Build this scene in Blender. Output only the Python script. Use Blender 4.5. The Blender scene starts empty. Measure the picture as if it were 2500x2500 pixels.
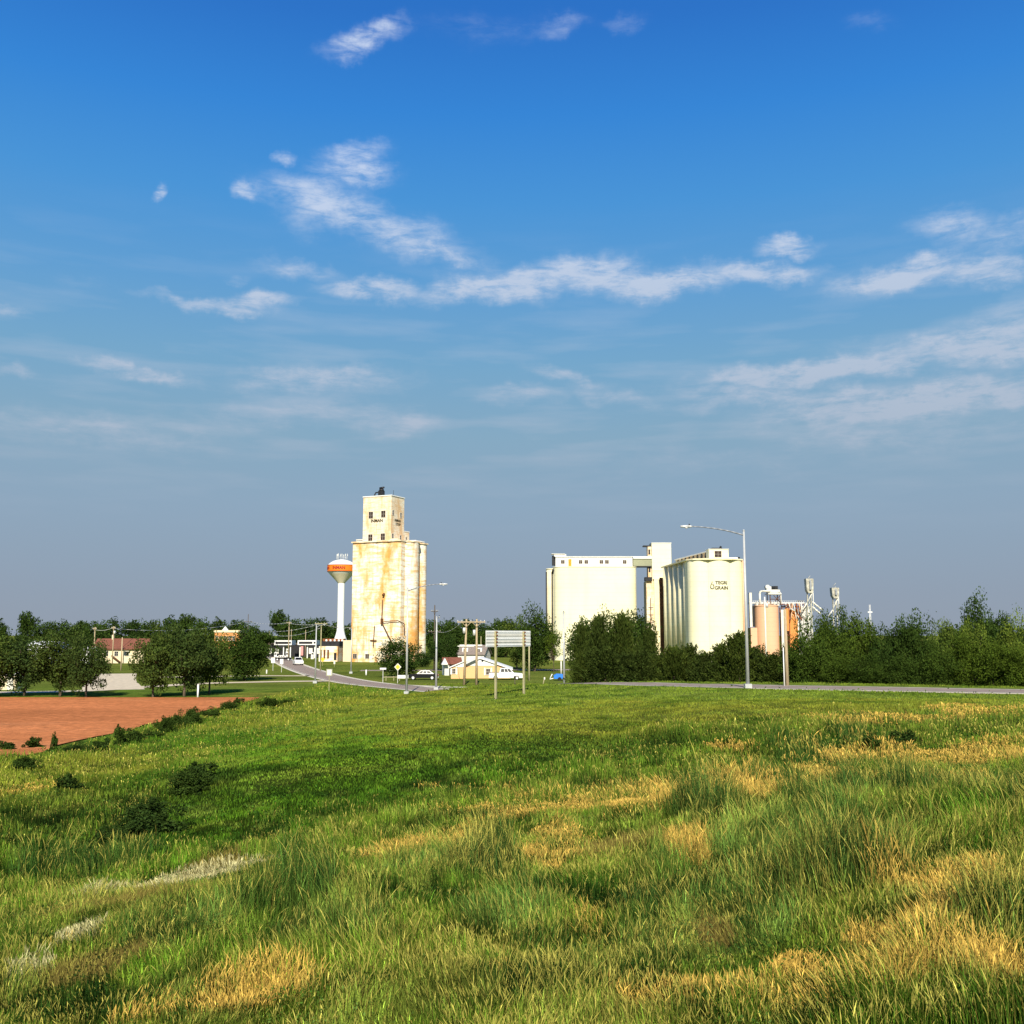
import bpy, math, random
import numpy as np
from mathutils import Vector, Matrix
R = math.radians
S = bpy.context.scene
col = S.collection
rng = np.random.default_rng(7)
random.seed(7)

# ------------------------------------------------------------------ camera
EYE = 7.0
PITCH = math.atan(300 / 2500)
cam_d = bpy.data.cameras.new("camera")
cam = bpy.data.objects.new("camera", cam_d); col.objects.link(cam)
cam.location = (0, 0, EYE); cam.rotation_euler = (R(90) + PITCH, 0, 0)
cam_d.lens = 36; cam_d.sensor_width = 36; cam_d.clip_start = 0.1; cam_d.clip_end = 20000
S.camera = cam
S.render.resolution_x = S.render.resolution_y = 1024
S.view_settings.view_transform = 'Standard'; S.view_settings.look = 'None'
S.view_settings.exposure = 0.4; S.view_settings.gamma = 1.0
S.cycles.max_bounces = 5; S.cycles.diffuse_bounces = 2; S.cycles.transparent_max_bounces = 4

SUN_AZ, SUN_EL = 0.5, 35.0       # degrees to the right of straight behind the camera
sd = bpy.data.lights.new("sun", 'SUN'); sun = bpy.data.objects.new("sun", sd); col.objects.link(sun)
sd.energy = 5.0; sd.angle = R(0.5); sd.color = (1.0, 0.92, 0.76)
to_sun = Vector((math.sin(R(SUN_AZ)) * math.cos(R(SUN_EL)), -math.cos(R(SUN_AZ)) * math.cos(R(SUN_EL)), math.sin(R(SUN_EL))))
sun.rotation_euler = to_sun.to_track_quat('Z', 'Y').to_euler()

# ------------------------------------------------------------------ pixel / world helpers (photo is 2500 px wide)
CP, SP = math.cos(PITCH), math.sin(PITCH)
def ray(px, py):
    a = (px - 1250) / 2500; b = -(py - 1250) / 2500
    return a, CP - b * SP, SP + b * CP
def at(px, py, D):
    x, y, z = ray(px, py); t = D / y
    return Vector((x * t, D, EYE + z * t))
def XX(px, D, py=1500): return at(px, py, D).x
def ZZ(py, D): return at(1250, py, D).z

# ------------------------------------------------------------------ world: sky texture, tone by elevation, clouds
w = bpy.data.worlds.new("World"); S.world = w; w.use_nodes = True
nt = w.node_tree; N = nt.nodes; L = nt.links
for n in list(N): N.remove(n)
def nd(t, **kw):
    n = N.new(t)
    for k, v in kw.items(): setattr(n, k, v)
    return n
def mth(op, a, b=None, c=None, clamp=False):
    n = nd('ShaderNodeMath', operation=op); n.use_clamp = clamp
    for i, v in enumerate((a, b, c)):
        if v is None: continue
        if isinstance(v, (int, float)): n.inputs[i].default_value = v
        else: L.new(v, n.inputs[i])
    return n.outputs[0]
out = nd('ShaderNodeOutputWorld'); bg = nd('ShaderNodeBackground'); bg.inputs[1].default_value = 0.076
L.new(bg.outputs[0], out.inputs[0])
sky = nd('ShaderNodeTexSky', sky_type='NISHITA'); sky.sun_disc = False
sky.sun_elevation = R(SUN_EL); sky.sun_rotation = R(180 - SUN_AZ)
sky.air_density = 1.0; sky.dust_density = 1.0; sky.ozone_density = 2.0
tc = nd('ShaderNodeTexCoord'); sp = nd('ShaderNodeSeparateXYZ'); L.new(tc.outputs['Generated'], sp.inputs[0])
el = mth('ARCSINE', sp.outputs[2]); az = mth('ARCTAN2', sp.outputs[0], sp.outputs[1])
def lin(c): return tuple(((v / 255 + 0.055) / 1.055) ** 2.4 if v > 10 else v / 255 / 12.92 for v in c)
ramp = nd('ShaderNodeValToRGB'); mr = nd('ShaderNodeMapRange'); mr.inputs[2].default_value = R(90)
L.new(el, mr.inputs[0]); L.new(mr.outputs[0], ramp.inputs[0])
stops = [(0, (147, 158, 174)), (2.3, (144, 159, 178)), (7, (142, 167, 190)), (11, (134, 170, 195)), (15, (118, 168, 204)), (19, (98, 160, 212)),
         (23.5, (74, 150, 217)), (28, (54, 135, 216)), (32.5, (44, 116, 202)), (45, (26, 88, 176)), (90, (22, 66, 140))]
cr = ramp.color_ramp
while len(cr.elements) < len(stops): cr.elements.new(0.5)
for e, (a, c) in zip(cr.elements, stops):
    e.position = a / 90; e.color = (*lin(c), 1)
def vm(op, a, b):
    n = nd('ShaderNodeVectorMath', operation=op)
    for i, v in enumerate((a, b)):
        if isinstance(v, tuple): n.inputs[i].default_value = v
        elif isinstance(v, (int, float)): n.inputs['Scale'].default_value = v
        else: L.new(v, n.inputs[i])
    return n.outputs[0]
def vscale(a, s):
    n = nd('ShaderNodeVectorMath', operation='SCALE'); L.new(a, n.inputs[0]); n.inputs['Scale'].default_value = s; return n.outputs[0]
skycol = vm('ADD', vscale(ramp.outputs[0], 9.6), vscale(sky.outputs[0], 0.03))
# cloud field in sky coordinates (azimuth, elevation)
cmb = nd('ShaderNodeCombineXYZ'); L.new(az, cmb.inputs[0]); L.new(el, cmb.inputs[1])
wn = nd('ShaderNodeTexNoise'); wn.inputs['Scale'].default_value = 16; wn.inputs['Detail'].default_value = 5; wn.inputs['Roughness'].default_value = 0.6
L.new(cmb.outputs[0], wn.inputs['Vector'])
warp = vscale(vm('SUBTRACT', wn.outputs['Color'], (0.5, 0.5, 0.5)), 0.05)
pos = vm('ADD', cmb.outputs[0], warp)
clouds = [(895, 102, 105, 26, 14, .75), (1372, 72, 80, 20, 12, .32), (1530, 60, 60, 16, 0, .2), (1200, 70, 200, 30, 0, .12), (2130, 70, 60, 20, 0, .14), (404, 474, 22, 14, 55, 1.0), (612, 456, 36, 18, -15, .8),
 (692, 392, 26, 12, 0, .7), (870, 430, 85, 28, -5, .85), (872, 378, 75, 24, 10, .6), (764, 500, 80, 60, 0, .55), (905, 548, 250, 42, -15, .7),
 (1080, 622, 130, 16, -12, .5), (1424, 690, 330, 30, 2, .9), (1445, 668, 130, 30, 3, .65), (905, 712, 110, 22, 5, .85), (1200, 702, 160, 28, 5, .8),
 (1640, 690, 120, 28, 0, .85), (1930, 606, 66, 18, -8, 1.0), (1870, 664, 140, 22, -9, .9), (2200, 672, 150, 26, 7, 1.0), (2420, 650, 120, 26, 0, .75), (2318, 558, 90, 38, -10, .6),
 (2460, 568, 80, 26, 15, .45), (2400, 852, 300, 40, 0, .95), (2440, 800, 140, 32, 8, .6), (1960, 917, 270, 26, 1, 1.0), (2250, 985, 340, 36, 2, 1.15),
 (1850, 975, 170, 20, 0, .7), (645, 748, 75, 18, 3, .85), (520, 752, 150, 14, -3, .65), (350, 905, 120, 15, -3, .8), (790, 920, 190, 30, 2, .75), (20, 895, 50, 14, 0, .5),
 (983, 1028, 100, 24, 0, .6), (720, 1010, 250, 32, 3, .45), (240, 1050, 330, 34, 0, .5), (1385, 922, 100, 16, -8, .6), (1490, 966, 100, 16, -5, .55),
 (1268, 972, 90, 16, 0, .5), (725, 660, 100, 20, -5, .5), (582, 690, 24, 12, 0, .35), (2030, 1072, 140, 28, 0, .45), (1750, 1126, 270, 26, 0, .3),
 (10, 755, 45, 10, 0, .4), (2250, 1060, 300, 30, 0, .4), (2470, 730, 90, 30, 20, .3), (190, 700, 60, 22, 0, .15)]
acc = None
for (cx, cy, rx, ry, ang, st) in clouds:
    d = Vector(ray(cx, cy)).normalized(); a0 = math.atan2(d.x, d.y); e0 = math.asin(d.z)
    mp = nd('ShaderNodeMapping', vector_type='TEXTURE'); L.new(pos, mp.inputs[0])
    k = 1 / 2500 * d.y
    mp.inputs['Location'].default_value = (a0, e0, 0); mp.inputs['Rotation'].default_value = (0, 0, R(ang))
    mp.inputs['Scale'].default_value = (rx * 1.6 * k, ry * 1.8 * k, 1)
    ln = nd('ShaderNodeVectorMath', operation='LENGTH'); L.new(mp.outputs[0], ln.inputs[0])
    m = nd('ShaderNodeMapRange', interpolation_type='SMOOTHERSTEP'); L.new(ln.outputs['Value'], m.inputs[0])
    m.inputs[1].default_value = 0.0; m.inputs[2].default_value = 1.25; m.inputs[3].default_value = st; m.inputs[4].default_value = 0
    acc = m.outputs[0] if acc is None else mth('MAXIMUM', acc, mth('ADD', m.outputs[0], mth('MULTIPLY', acc, 0.45)))
mp2 = nd('ShaderNodeMapping'); L.new(cmb.outputs[0], mp2.inputs[0]); mp2.inputs['Scale'].default_value = (1, 3.4, 1); mp2.inputs['Rotation'].default_value = (0, 0, R(-4))
fn = nd('ShaderNodeTexNoise'); fn.inputs['Scale'].default_value = 26; fn.inputs['Detail'].default_value = 9; fn.inputs['Roughness'].default_value = 0.68; fn.inputs['Distortion'].default_value = 0.25
L.new(mp2.outputs[0], fn.inputs['Vector'])
fr = nd('ShaderNodeMapRange'); L.new(fn.outputs[0], fr.inputs[0]); fr.inputs[1].default_value = 0.34; fr.inputs[2].default_value = 0.68; fr.inputs[3].default_value = 0.28; fr.inputs[4].default_value = 1.25
dens0 = mth('MULTIPLY', acc, fr.outputs[0])
dm = nd('ShaderNodeMapRange', interpolation_type='SMOOTHSTEP'); L.new(dens0, dm.inputs[0]); dm.inputs[1].default_value = -.06; dm.inputs[2].default_value = .98; dm.inputs[4].default_value = .92
dens = mth('MULTIPLY', dm.outputs[0], mth('MINIMUM', mth('MULTIPLY', dens0, 9.0), 1.0))
# faint veil low in the sky
veil_m = nd('ShaderNodeMapRange', interpolation_type='SMOOTHSTEP'); L.new(el, veil_m.inputs[0]); veil_m.inputs[1].default_value = R(24); veil_m.inputs[2].default_value = R(9)
vn = nd('ShaderNodeTexNoise'); vn.inputs['Scale'].default_value = 7; vn.inputs['Detail'].default_value = 7; mp3 = nd('ShaderNodeMapping'); mp3.inputs['Scale'].default_value = (1, 6.5, 1)
L.new(cmb.outputs[0], mp3.inputs[0]); L.new(mp3.outputs[0], vn.inputs['Vector'])
vr = nd('ShaderNodeMapRange'); L.new(vn.outputs[0], vr.inputs[0]); vr.inputs[1].default_value = .48; vr.inputs[2].default_value = .75; vr.inputs[4].default_value = .55
veil = mth('MULTIPLY', veil_m.outputs[0], vr.outputs[0])
lowcut = nd('ShaderNodeMapRange'); L.new(el, lowcut.inputs[0]); lowcut.inputs[1].default_value = R(5); lowcut.inputs[2].default_value = R(11)
veil = mth('MULTIPLY', veil, lowcut.outputs[0])
dens = mth('MINIMUM', mth('ADD', dens, veil), 0.9)
cm = nd('ShaderNodeMix', data_type='RGBA'); L.new(dens, cm.inputs['Factor'])
csh = nd('ShaderNodeValToRGB'); L.new(mr.outputs[0], csh.inputs[0])
csh.color_ramp.elements[0].position = 9 / 90; csh.color_ramp.elements[0].color = (*[v for v in lin((170, 184, 202))], 1)
csh.color_ramp.elements[1].position = 26 / 90; csh.color_ramp.elements[1].color = (*[v for v in lin((206, 219, 242))], 1)
ccol = vscale(csh.outputs[0], 10.0)
L.new(skycol, cm.inputs['A']); L.new(ccol, cm.inputs['B']); L.new(cm.outputs['Result'], bg.inputs[0])

# ------------------------------------------------------------------ materials
def mat(name, c, rough=0.8, metal=0.0, var=0.15, scale=2.0, c2=None, stain=None, spec=None, bump=0.0, stretch=(1, 1, 1), alpha=None):
    m = bpy.data.materials.new(name); m.use_nodes = True; t = m.node_tree; b = t.nodes['Principled BSDF']
    b.inputs['Roughness'].default_value = rough; b.inputs['Metallic'].default_value = metal
    b.inputs['Specular IOR Level'].default_value = 0.3 if spec is None else spec
    tcn = t.nodes.new('ShaderNodeTexCoord'); mpn = t.nodes.new('ShaderNodeMapping'); mpn.inputs['Scale'].default_value = stretch
    t.links.new(tcn.outputs['Object'], mpn.inputs[0])
    n = t.nodes.new('ShaderNodeTexNoise'); n.inputs['Scale'].default_value = scale; n.inputs['Detail'].default_value = 6
    t.links.new(mpn.outputs[0], n.inputs['Vector'])
    r = t.nodes.new('ShaderNodeValToRGB'); t.links.new(n.outputs[0], r.inputs[0])
    a = c2 if c2 else tuple(v * (1 - var) for v in c); d = c if c2 else tuple(min(1, v * (1 + var)) for v in c)
    r.color_ramp.elements[0].position = 0.35; r.color_ramp.elements[1].position = 0.65
    r.color_ramp.elements[0].color = (*a, 1); r.color_ramp.elements[1].color = (*d, 1)
    t.links.new(r.outputs[0], b.inputs['Base Color'])
    if bump:
        bp = t.nodes.new('ShaderNodeBump'); bp.inputs['Strength'].default_value = bump; t.links.new(n.outputs[0], bp.inputs['Height']); t.links.new(bp.outputs[0], b.inputs['Normal'])
    return m
def stained(name, c, cs, cs2, scale, amount, bands=True):
    """weathered paint: patches of stain between formwork lifts"""
    m = bpy.data.materials.new(name); m.use_nodes = True; t = m.node_tree; b = t.nodes['Principled BSDF']; b.inputs['Roughness'].default_value = .85; b.inputs['Specular IOR Level'].default_value = .2
    q = lambda ty: t.nodes.new(ty)
    tcn = q('ShaderNodeTexCoord')
    def noise(sx, sc, det=6):
        mpn = q('ShaderNodeMapping'); mpn.inputs['Scale'].default_value = sx; t.links.new(tcn.outputs['Object'], mpn.inputs[0])
        n = q('ShaderNodeTexNoise'); n.inputs['Scale'].default_value = sc; n.inputs['Detail'].default_value = det; n.inputs['Roughness'].default_value = .65; t.links.new(mpn.outputs[0], n.inputs['Vector']); return n.outputs[0]
    def mrg(v, a, bb, lo=0, hi=1):
        n = q('ShaderNodeMapRange'); t.links.new(v, n.inputs[0]); n.inputs[1].default_value = a; n.inputs[2].default_value = bb; n.inputs[3].default_value = lo; n.inputs[4].default_value = hi; return n.outputs[0]
    def mix(f, A, B):
        n = q('ShaderNodeMix'); n.data_type = 'RGBA'; t.links.new(f, n.inputs['Factor'])
        for k, v in (('A', A), ('B', B)):
            if isinstance(v, tuple): n.inputs[k].default_value = (*v, 1)
            else: t.links.new(v, n.inputs[k])
        return n.outputs['Result']
    s1 = mrg(noise((1, 1, .45), scale), .47, .60, 0, amount)            # big patches
    s2 = mrg(noise((.7, .7, 3.5), scale * 2.0), .47, .60, 0, amount * .8)    # horizontal lifts
    s3 = mrg(noise((3, 3, .25), scale * 2), .52, .7, 0, amount * .7)    # runs down the wall
    cc = mix(s1, c, cs); cc = mix(s2, cc, cs2); cc = mix(s3, cc, cs)
    wv = q('ShaderNodeTexWave'); wv.bands_direction = 'Z'; wv.inputs['Scale'].default_value = .26; wv.inputs['Distortion'].default_value = .3; t.links.new(tcn.outputs['Object'], wv.inputs['Vector'])
    cc = mix(mrg(wv.outputs['Fac'], .93, 1, 0, .22 * amount + .05), cc, tuple(v * .55 for v in cs2))
    cc = mix(mrg(noise((1, 1, .5), 2.5, 8), .55, .75, 0, .5 * amount), cc, tuple(v * .6 for v in cs2))
    t.links.new(cc, b.inputs['Base Color'])
    return m
def attr_mat(name, trans=0.25, rnd=0.0, mul=(1, 1, 1), grain=0.0, gscale=4, bump=0.0):
    m = bpy.data.materials.new(name); m.use_nodes = True; t = m.node_tree; t.nodes.clear()
    o = t.nodes.new('ShaderNodeOutputMaterial'); d = t.nodes.new('ShaderNodeBsdfDiffuse'); tr = t.nodes.new('ShaderNodeBsdfTranslucent'); mx = t.nodes.new('ShaderNodeMixShader')
    a = t.nodes.new('ShaderNodeAttribute'); a.attribute_name = 'Col'; c = a.outputs['Color']
    mm = t.nodes.new('ShaderNodeMix'); mm.data_type = 'RGBA'; mm.blend_type = 'MULTIPLY'; mm.inputs['Factor'].default_value = 1; t.links.new(c, mm.inputs['A']); mm.inputs['B'].default_value = (*mul, 1); c = mm.outputs['Result']
    if grain:
        nz = t.nodes.new('ShaderNodeTexNoise'); nz.inputs['Scale'].default_value = gscale; nz.inputs['Detail'].default_value = 8; nz.inputs['Roughness'].default_value = .75
        co = t.nodes.new('ShaderNodeTexCoord'); t.links.new(co.outputs['Object'], nz.inputs['Vector'])
        mr_ = t.nodes.new('ShaderNodeMapRange'); mr_.inputs[1].default_value = .3; mr_.inputs[2].default_value = .7; mr_.inputs[3].default_value = 1 - grain; mr_.inputs[4].default_value = 1 + grain; t.links.new(nz.outputs[0], mr_.inputs[0])
        m3 = t.nodes.new('ShaderNodeMix'); m3.data_type = 'RGBA'; m3.blend_type = 'MULTIPLY'; m3.inputs['Factor'].default_value = 1; t.links.new(c, m3.inputs['A']); t.links.new(mr_.outputs[0], m3.inputs['B']); c = m3.outputs['Result']
        if bump:
            bp = t.nodes.new('ShaderNodeBump'); bp.inputs['Strength'].default_value = bump; bp.inputs['Distance'].default_value = .3; t.links.new(nz.outputs[0], bp.inputs['Height']); t.links.new(bp.outputs[0], d.inputs['Normal'])
    if rnd:
        oi = t.nodes.new('ShaderNodeObjectInfo'); rr = t.nodes.new('ShaderNodeValToRGB'); t.links.new(oi.outputs['Random'], rr.inputs[0])
        rr.color_ramp.elements[0].color = (1 - rnd, 1 - rnd * .7, 1 - rnd * .3, 1); rr.color_ramp.elements[1].color = (1 + rnd * 1.3, 1 + rnd * 1.1, 1 - rnd * .3, 1)
        m2 = t.nodes.new('ShaderNodeMix'); m2.data_type = 'RGBA'; m2.blend_type = 'MULTIPLY'; m2.inputs['Factor'].default_value = 1
        t.links.new(c, m2.inputs['A']); t.links.new(rr.outputs[0], m2.inputs['B']); c = m2.outputs['Result']
    t.links.new(c, d.inputs[0]); t.links.new(c, tr.inputs[0]); mx.inputs[0].default_value = trans
    t.links.new(d.outputs[0], mx.inputs[1]); t.links.new(tr.outputs[0], mx.inputs[2]); t.links.new(mx.outputs[0], o.inputs[0])
    return m
M = dict(
 old_concrete=stained('old_concrete', (.93, .89, .74), (.78, .37, .10), (.80, .49, .18), .17, 1.0),
 tower_concrete=stained('tower_concrete', (.86, .78, .60), (.70, .42, .18), (.74, .50, .26), .3, .75),
 cream=stained('cream_concrete', (.88, .84, .58), (.80, .76, .44), (.84, .76, .50), .06, .45),
 cream2=stained('cream_tower', (.86, .80, .54), (.78, .62, .34), (.80, .68, .40), .12, .45),
 tan=stained('tan_steel', (.78, .48, .30), (.70, .38, .20), (.74, .46, .30), .2, .4),
 orange=mat('orange_steel', (.70, .27, .07), .6, var=.1),
 rust=mat('rust', (.22, .07, .025), .8, var=.5, scale=1.5),
 white=mat('white_paint', (.84, .84, .80), .5, var=.03, scale=1),
 offwhite=mat('offwhite', (.72, .70, .62), .6, var=.08, scale=1),
 steel=mat('galvanised', (.66, .66, .62), .45, .25, var=.08, scale=3),
 greysteel=mat('weathered_steel', (.46, .44, .36), .6, .1, var=.35, scale=1.5),
 armsteel=mat('arm_steel', (.30, .32, .34), .5, .2, var=.05),
 lampsteel=mat('lamp_steel', (.48, .49, .48), .4, .1, var=.05, scale=3),
 dark=mat('dark_metal', (.02, .02, .022), .5, var=.3),
 rubber=mat('rubber', (.015, .015, .015), .8, var=.2),
 glass=mat('dark_glass', (.01, .012, .015), .35, spec=.15, var=.2),
 brownglass=mat('old_window', (.045, .025, .016), .6, var=.4, scale=4),
 brown=mat('brown_pipe', (.12, .05, .02), .7, var=.3),
 olive=mat('olive_panel', (.30, .31, .20), .7, var=.05, scale=.5),
 wood=mat('pole_wood', (.42, .33, .20), .9, var=.25, scale=6, stretch=(6, 6, .5)),
 dwood=mat('dark_pole_wood', (.10, .08, .06), .9, var=.25, scale=6, stretch=(6, 6, .5)),
 yellowpost=mat('sign_post', (.36, .33, .18), .8, var=.15, scale=5),
 bark=mat('bark', (.10, .075, .05), .95, var=.4, scale=8, stretch=(1, 1, .3)),
 peach=mat('peach_siding', (.74, .46, .22), .7, var=.04, scale=.7, stretch=(1, 1, 14)),
 shingle=mat('grey_shingle', (.24, .20, .17), .9, var=.25, scale=5),
 redroof=mat('brown_red_roof', (.20, .075, .045), .9, var=.2, scale=3),
 brick=mat('orange_brick', (.62, .28, .10), .9, var=.15, scale=3),
 wall=mat('cream_wall', (.78, .66, .44), .8, var=.06, scale=1),
 blue=mat('blue_tarp', (.03, .20, .72), .5, var=.1, scale=3),
 tankorange=mat('tank_orange', (.85, .22, .015), .5, var=.02),
 darkred=mat('dark_red_letters', (.30, .015, .01), .6, var=.02),
 black=mat('black_paint', (.012, .01, .01), .6, var=.1),
 letters=mat('letter_paint', (.035, .03, .012), .7, var=.3, scale=1),
 golden=mat('letter_orange', (.55, .28, .03), .7, var=.2, scale=1),
 yellow=mat('yellow_sign', (.78, .50, .04), .5, var=.05),
 blackcar=mat('black_car_paint', (.012, .012, .015), .2, spec=.6, var=.1),
 whitecar=mat('white_car_paint', (.82, .82, .80), .25, spec=.5, var=.02),
 lamp=mat('lamp_lens', (.7, .7, .68), .2, var=.02),
 asphalt=mat('asphalt', (.29, .225, .18), .95, var=.16, scale=.8, bump=.1),
 gravel=mat('gravel', (.62, .52, .36), .95, var=.18, scale=1.2, bump=.1),
 chalk=mat('pale_concrete', (.66, .60, .46), .9, var=.12, scale=.9),
 paintline=mat('road_paint', (.75, .72, .62), .7, var=.1, scale=2),
)
# ------------------------------------------------------------------ tiny mesh kit
class MB:
    def __init__(s): s.v = []; s.f = []; s.smooth = []
    def add(s, vs, fs, sm=False):
        b = len(s.v); s.v += [tuple(x) for x in vs]
        for f in fs: s.f.append(tuple(b + i for i in f)); s.smooth.append(sm)
    def box(s, x0, x1, y0, y1, z0, z1):
        s.add([(x0, y0, z0), (x1, y0, z0), (x1, y1, z0), (x0, y1, z0), (x0, y0, z1), (x1, y0, z1), (x1, y1, z1), (x0, y1, z1)],
              [(0, 3, 2, 1), (4, 5, 6, 7), (0, 1, 5, 4), (1, 2, 6, 5), (2, 3, 7, 6), (3, 0, 4, 7)])
        return s
    def prism(s, poly, z0, z1, f=lambda a, b, c: (a, b, c), sm=False):
        """poly: counter-clockwise (a,b); extruded over c"""
        n = len(poly)
        s.add([f(a, b, z0) for a, b in poly] + [f(a, b, z1) for a, b in poly], [], False)
        b = len(s.v) - 2 * n
        for i in range(n):
            j = (i + 1) % n; s.f.append((b + i, b + j, b + n + j, b + n + i)); s.smooth.append(sm)
        s.f.append(tuple(b + n + i for i in range(n))); s.smooth.append(False)
        s.f.append(tuple(b + i for i in reversed(range(n)))); s.smooth.append(False)
        return s
    def cyl(s, p0, p1, r0, r1=None, n=12):
        r1 = r0 if r1 is None else r1; p0 = Vector(p0); p1 = Vector(p1); d = (p1 - p0).normalized()
        u = d.orthogonal().normalized(); v = d.cross(u)
        a = [p0 + (u * math.cos(2 * math.pi * i / n) + v * math.sin(2 * math.pi * i / n)) * r0 for i in range(n)]
        b = [p1 + (u * math.cos(2 * math.pi * i / n) + v * math.sin(2 * math.pi * i / n)) * r1 for i in range(n)]
        s.add(a + b, [(i, (i + 1) % n, n + (i + 1) % n, n + i) for i in range(n)], True)
        k = len(s.v) - 2 * n
        s.f += [tuple(k + n + i for i in range(n)), tuple(k + i for i in reversed(range(n)))]; s.smooth += [False, False]
        return s
    def tube(s, pts, r, n=8, r1=None):
        m = len(pts) - 1
        for i in range(m):
            ra = r if r1 is None else r + (r1 - r) * i / m; rb = r if r1 is None else r + (r1 - r) * (i + 1) / m
            s.cyl(pts[i], pts[i + 1], ra, rb, n)
        return s
    def lathe(s, prof, n=32, c=(0, 0)):
        runs = [[prof[0]]]
        for q in range(1, len(prof)):
            runs[-1].append(prof[q])
            if q < len(prof) - 1:
                a = Vector(prof[q]) - Vector(prof[q - 1]); b = Vector(prof[q + 1]) - Vector(prof[q])
                if a.length > 0 and b.length > 0 and a.angle(b) > .5: runs.append([prof[q]])
        for run in runs:
            k = len(s.v); m = len(run)
            for (r, z) in run:
                for i in range(n): s.v.append((c[0] + r * math.cos(2 * math.pi * i / n), c[1] + r * math.sin(2 * math.pi * i / n), z))
            for j in range(m - 1):
                for i in range(n):
                    a, b = k + j * n + i, k + j * n + (i + 1) % n; s.f.append((a, b, b + n, a + n)); s.smooth.append(True)
        return s
    def build(s, name, m, parent=None):
        me = bpy.data.meshes.new(name); me.from_pydata(s.v, [], s.f); me.materials.append(m)
        me.polygons.foreach_set('use_smooth', s.smooth); me.update()
        o = bpy.data.objects.new(name, me); col.objects.link(o)
        if parent is not None: o.parent = parent
        return o
def tag(o, label=None, cat=None, group=None, kind=None):
    if label: o['label'] = label
    if cat: o['category'] = cat
    if group: o['group'] = group
    if kind: o['kind'] = kind
    return o
def thing(name, label, cat, loc=(0, 0, 0), rz=0.0, group=None):
    o = bpy.data.objects.new(name, None); col.objects.link(o); o.location = loc; o.rotation_euler = (0, 0, rz); o.empty_display_size = .5
    return tag(o, label, cat, group)
def copy_tree(o, parent=None):
    c = o.copy(); col.objects.link(c)
    if parent is not None: c.parent = parent
    for ch in list(o.children): copy_tree(ch, c)
    return c
def arr_mesh(name, V, F, m, colors=None, parent=None, smooth=False):
    """V (n,3) float, F (m,k) int"""
    me = bpy.data.meshes.new(name); V = np.asarray(V, np.float32); 
    Fs = F if isinstance(F, list) else [F]
    me.vertices.add(len(V)); me.vertices.foreach_set('co', V.ravel())
    nl = sum(f.size for f in Fs); npoly = sum(len(f) for f in Fs)
    me.loops.add(nl); me.loops.foreach_set('vertex_index', np.concatenate([f.ravel() for f in Fs]).astype(np.int32))
    me.polygons.add(npoly)
    tot = np.concatenate([np.full(len(f), f.shape[1], np.int32) for f in Fs]); st = np.concatenate([[0], np.cumsum(tot)[:-1]]).astype(np.int32)
    me.polygons.foreach_set('loop_start', st)
    me.polygons.foreach_set('use_smooth', np.full(npoly, smooth))
    me.update(calc_edges=True)
    if colors is not None:
        a = me.color_attributes.new('Col', 'FLOAT_COLOR', 'POINT'); c4 = np.ones((len(V), 4), np.float32); c4[:, :3] = colors; a.data.foreach_set('color', c4.ravel())
    me.materials.append(m)
    o = bpy.data.objects.new(name, me); col.objects.link(o)
    if parent is not None: o.parent = parent
    return o
def text_mesh(s, size, name, m, parent, thick=.02, bend=None, place=None):
    """letters standing in the local xz plane, centred on x, facing -y"""
    c = bpy.data.curves.new(name, 'FONT'); c.body = s; c.size = size; c.align_x = 'CENTER'; c.align_y = 'CENTER'; c.extrude = thick; c.offset = size * .035
    t = bpy.data.objects.new(name, c); col.objects.link(t)
    me = bpy.data.meshes.new_from_object(t.evaluated_get(bpy.context.evaluated_depsgraph_get()))
    bpy.data.objects.remove(t); bpy.data.curves.remove(c)
    for v in me.vertices:
        x, y, z = v.co
        v.co = (x, -z, y) if bend is None else ((bend - (-z)) * math.sin(x / bend), -(bend + z) * math.cos(x / bend), y)
    me.materials.clear(); me.materials.append(m)
    o = bpy.data.objects.new(name, me); col.objects.link(o); o.parent = parent
    if place: o.location = place[0]; o.rotation_euler = (0, 0, place[1])
    return o

# ------------------------------------------------------------------ terrain
def sstep(t): t = np.clip(t, 0, 1); return t * t * (3 - 2 * t)
_lat = rng.random((256, 256))
def vnoise(x, y, s):
    x = np.asarray(x) / s + 1000.3; y = np.asarray(y) / s + 1000.7
    xi = np.floor(x).astype(int); yi = np.floor(y).astype(int); fx = sstep(x - xi); fy = sstep(y - yi)
    g = lambda i, j: _lat[i % 256, j % 256]
    return (g(xi, yi) * (1 - fx) + g(xi + 1, yi) * fx) * (1 - fy) + (g(xi, yi + 1) * (1 - fx) + g(xi + 1, yi + 1) * fx) * fy
def fbm(x, y, s, o=4):
    t = 0; a = .5; 
    for i in range(o): t = t + a * vnoise(np.asarray(x) + 31 * i, np.asarray(y) - 17 * i, s / 2 ** i); a *= .5
    return t / (1 - .5 ** o)
ROAD = np.array([(120, 38), (90, 54), (60, 69), (38, 80), (19, 90), (8, 104.5), (-2, 121), (-11, 135), (-24, 157), (-39, 200), (-59, 270), (-85, 370), (-130, 560)], float)
def spline(P, n=14):
    P = np.asarray(P, float); Q = []
    for i in range(len(P) - 1):
        p0 = P[max(i - 1, 0)]; p1 = P[i]; p2 = P[i + 1]; p3 = P[min(i + 2, len(P) - 1)]
        for t in np.linspace(0, 1, n, endpoint=False):
            Q.append(.5 * ((2 * p1) + (-p0 + p2) * t + (2 * p0 - 5 * p1 + 4 * p2 - p3) * t * t + (-p0 + 3 * p1 - 3 * p2 + p3) * t ** 3))
    Q.append(P[-1]); return np.array(Q)
RS = spline(ROAD)
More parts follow.
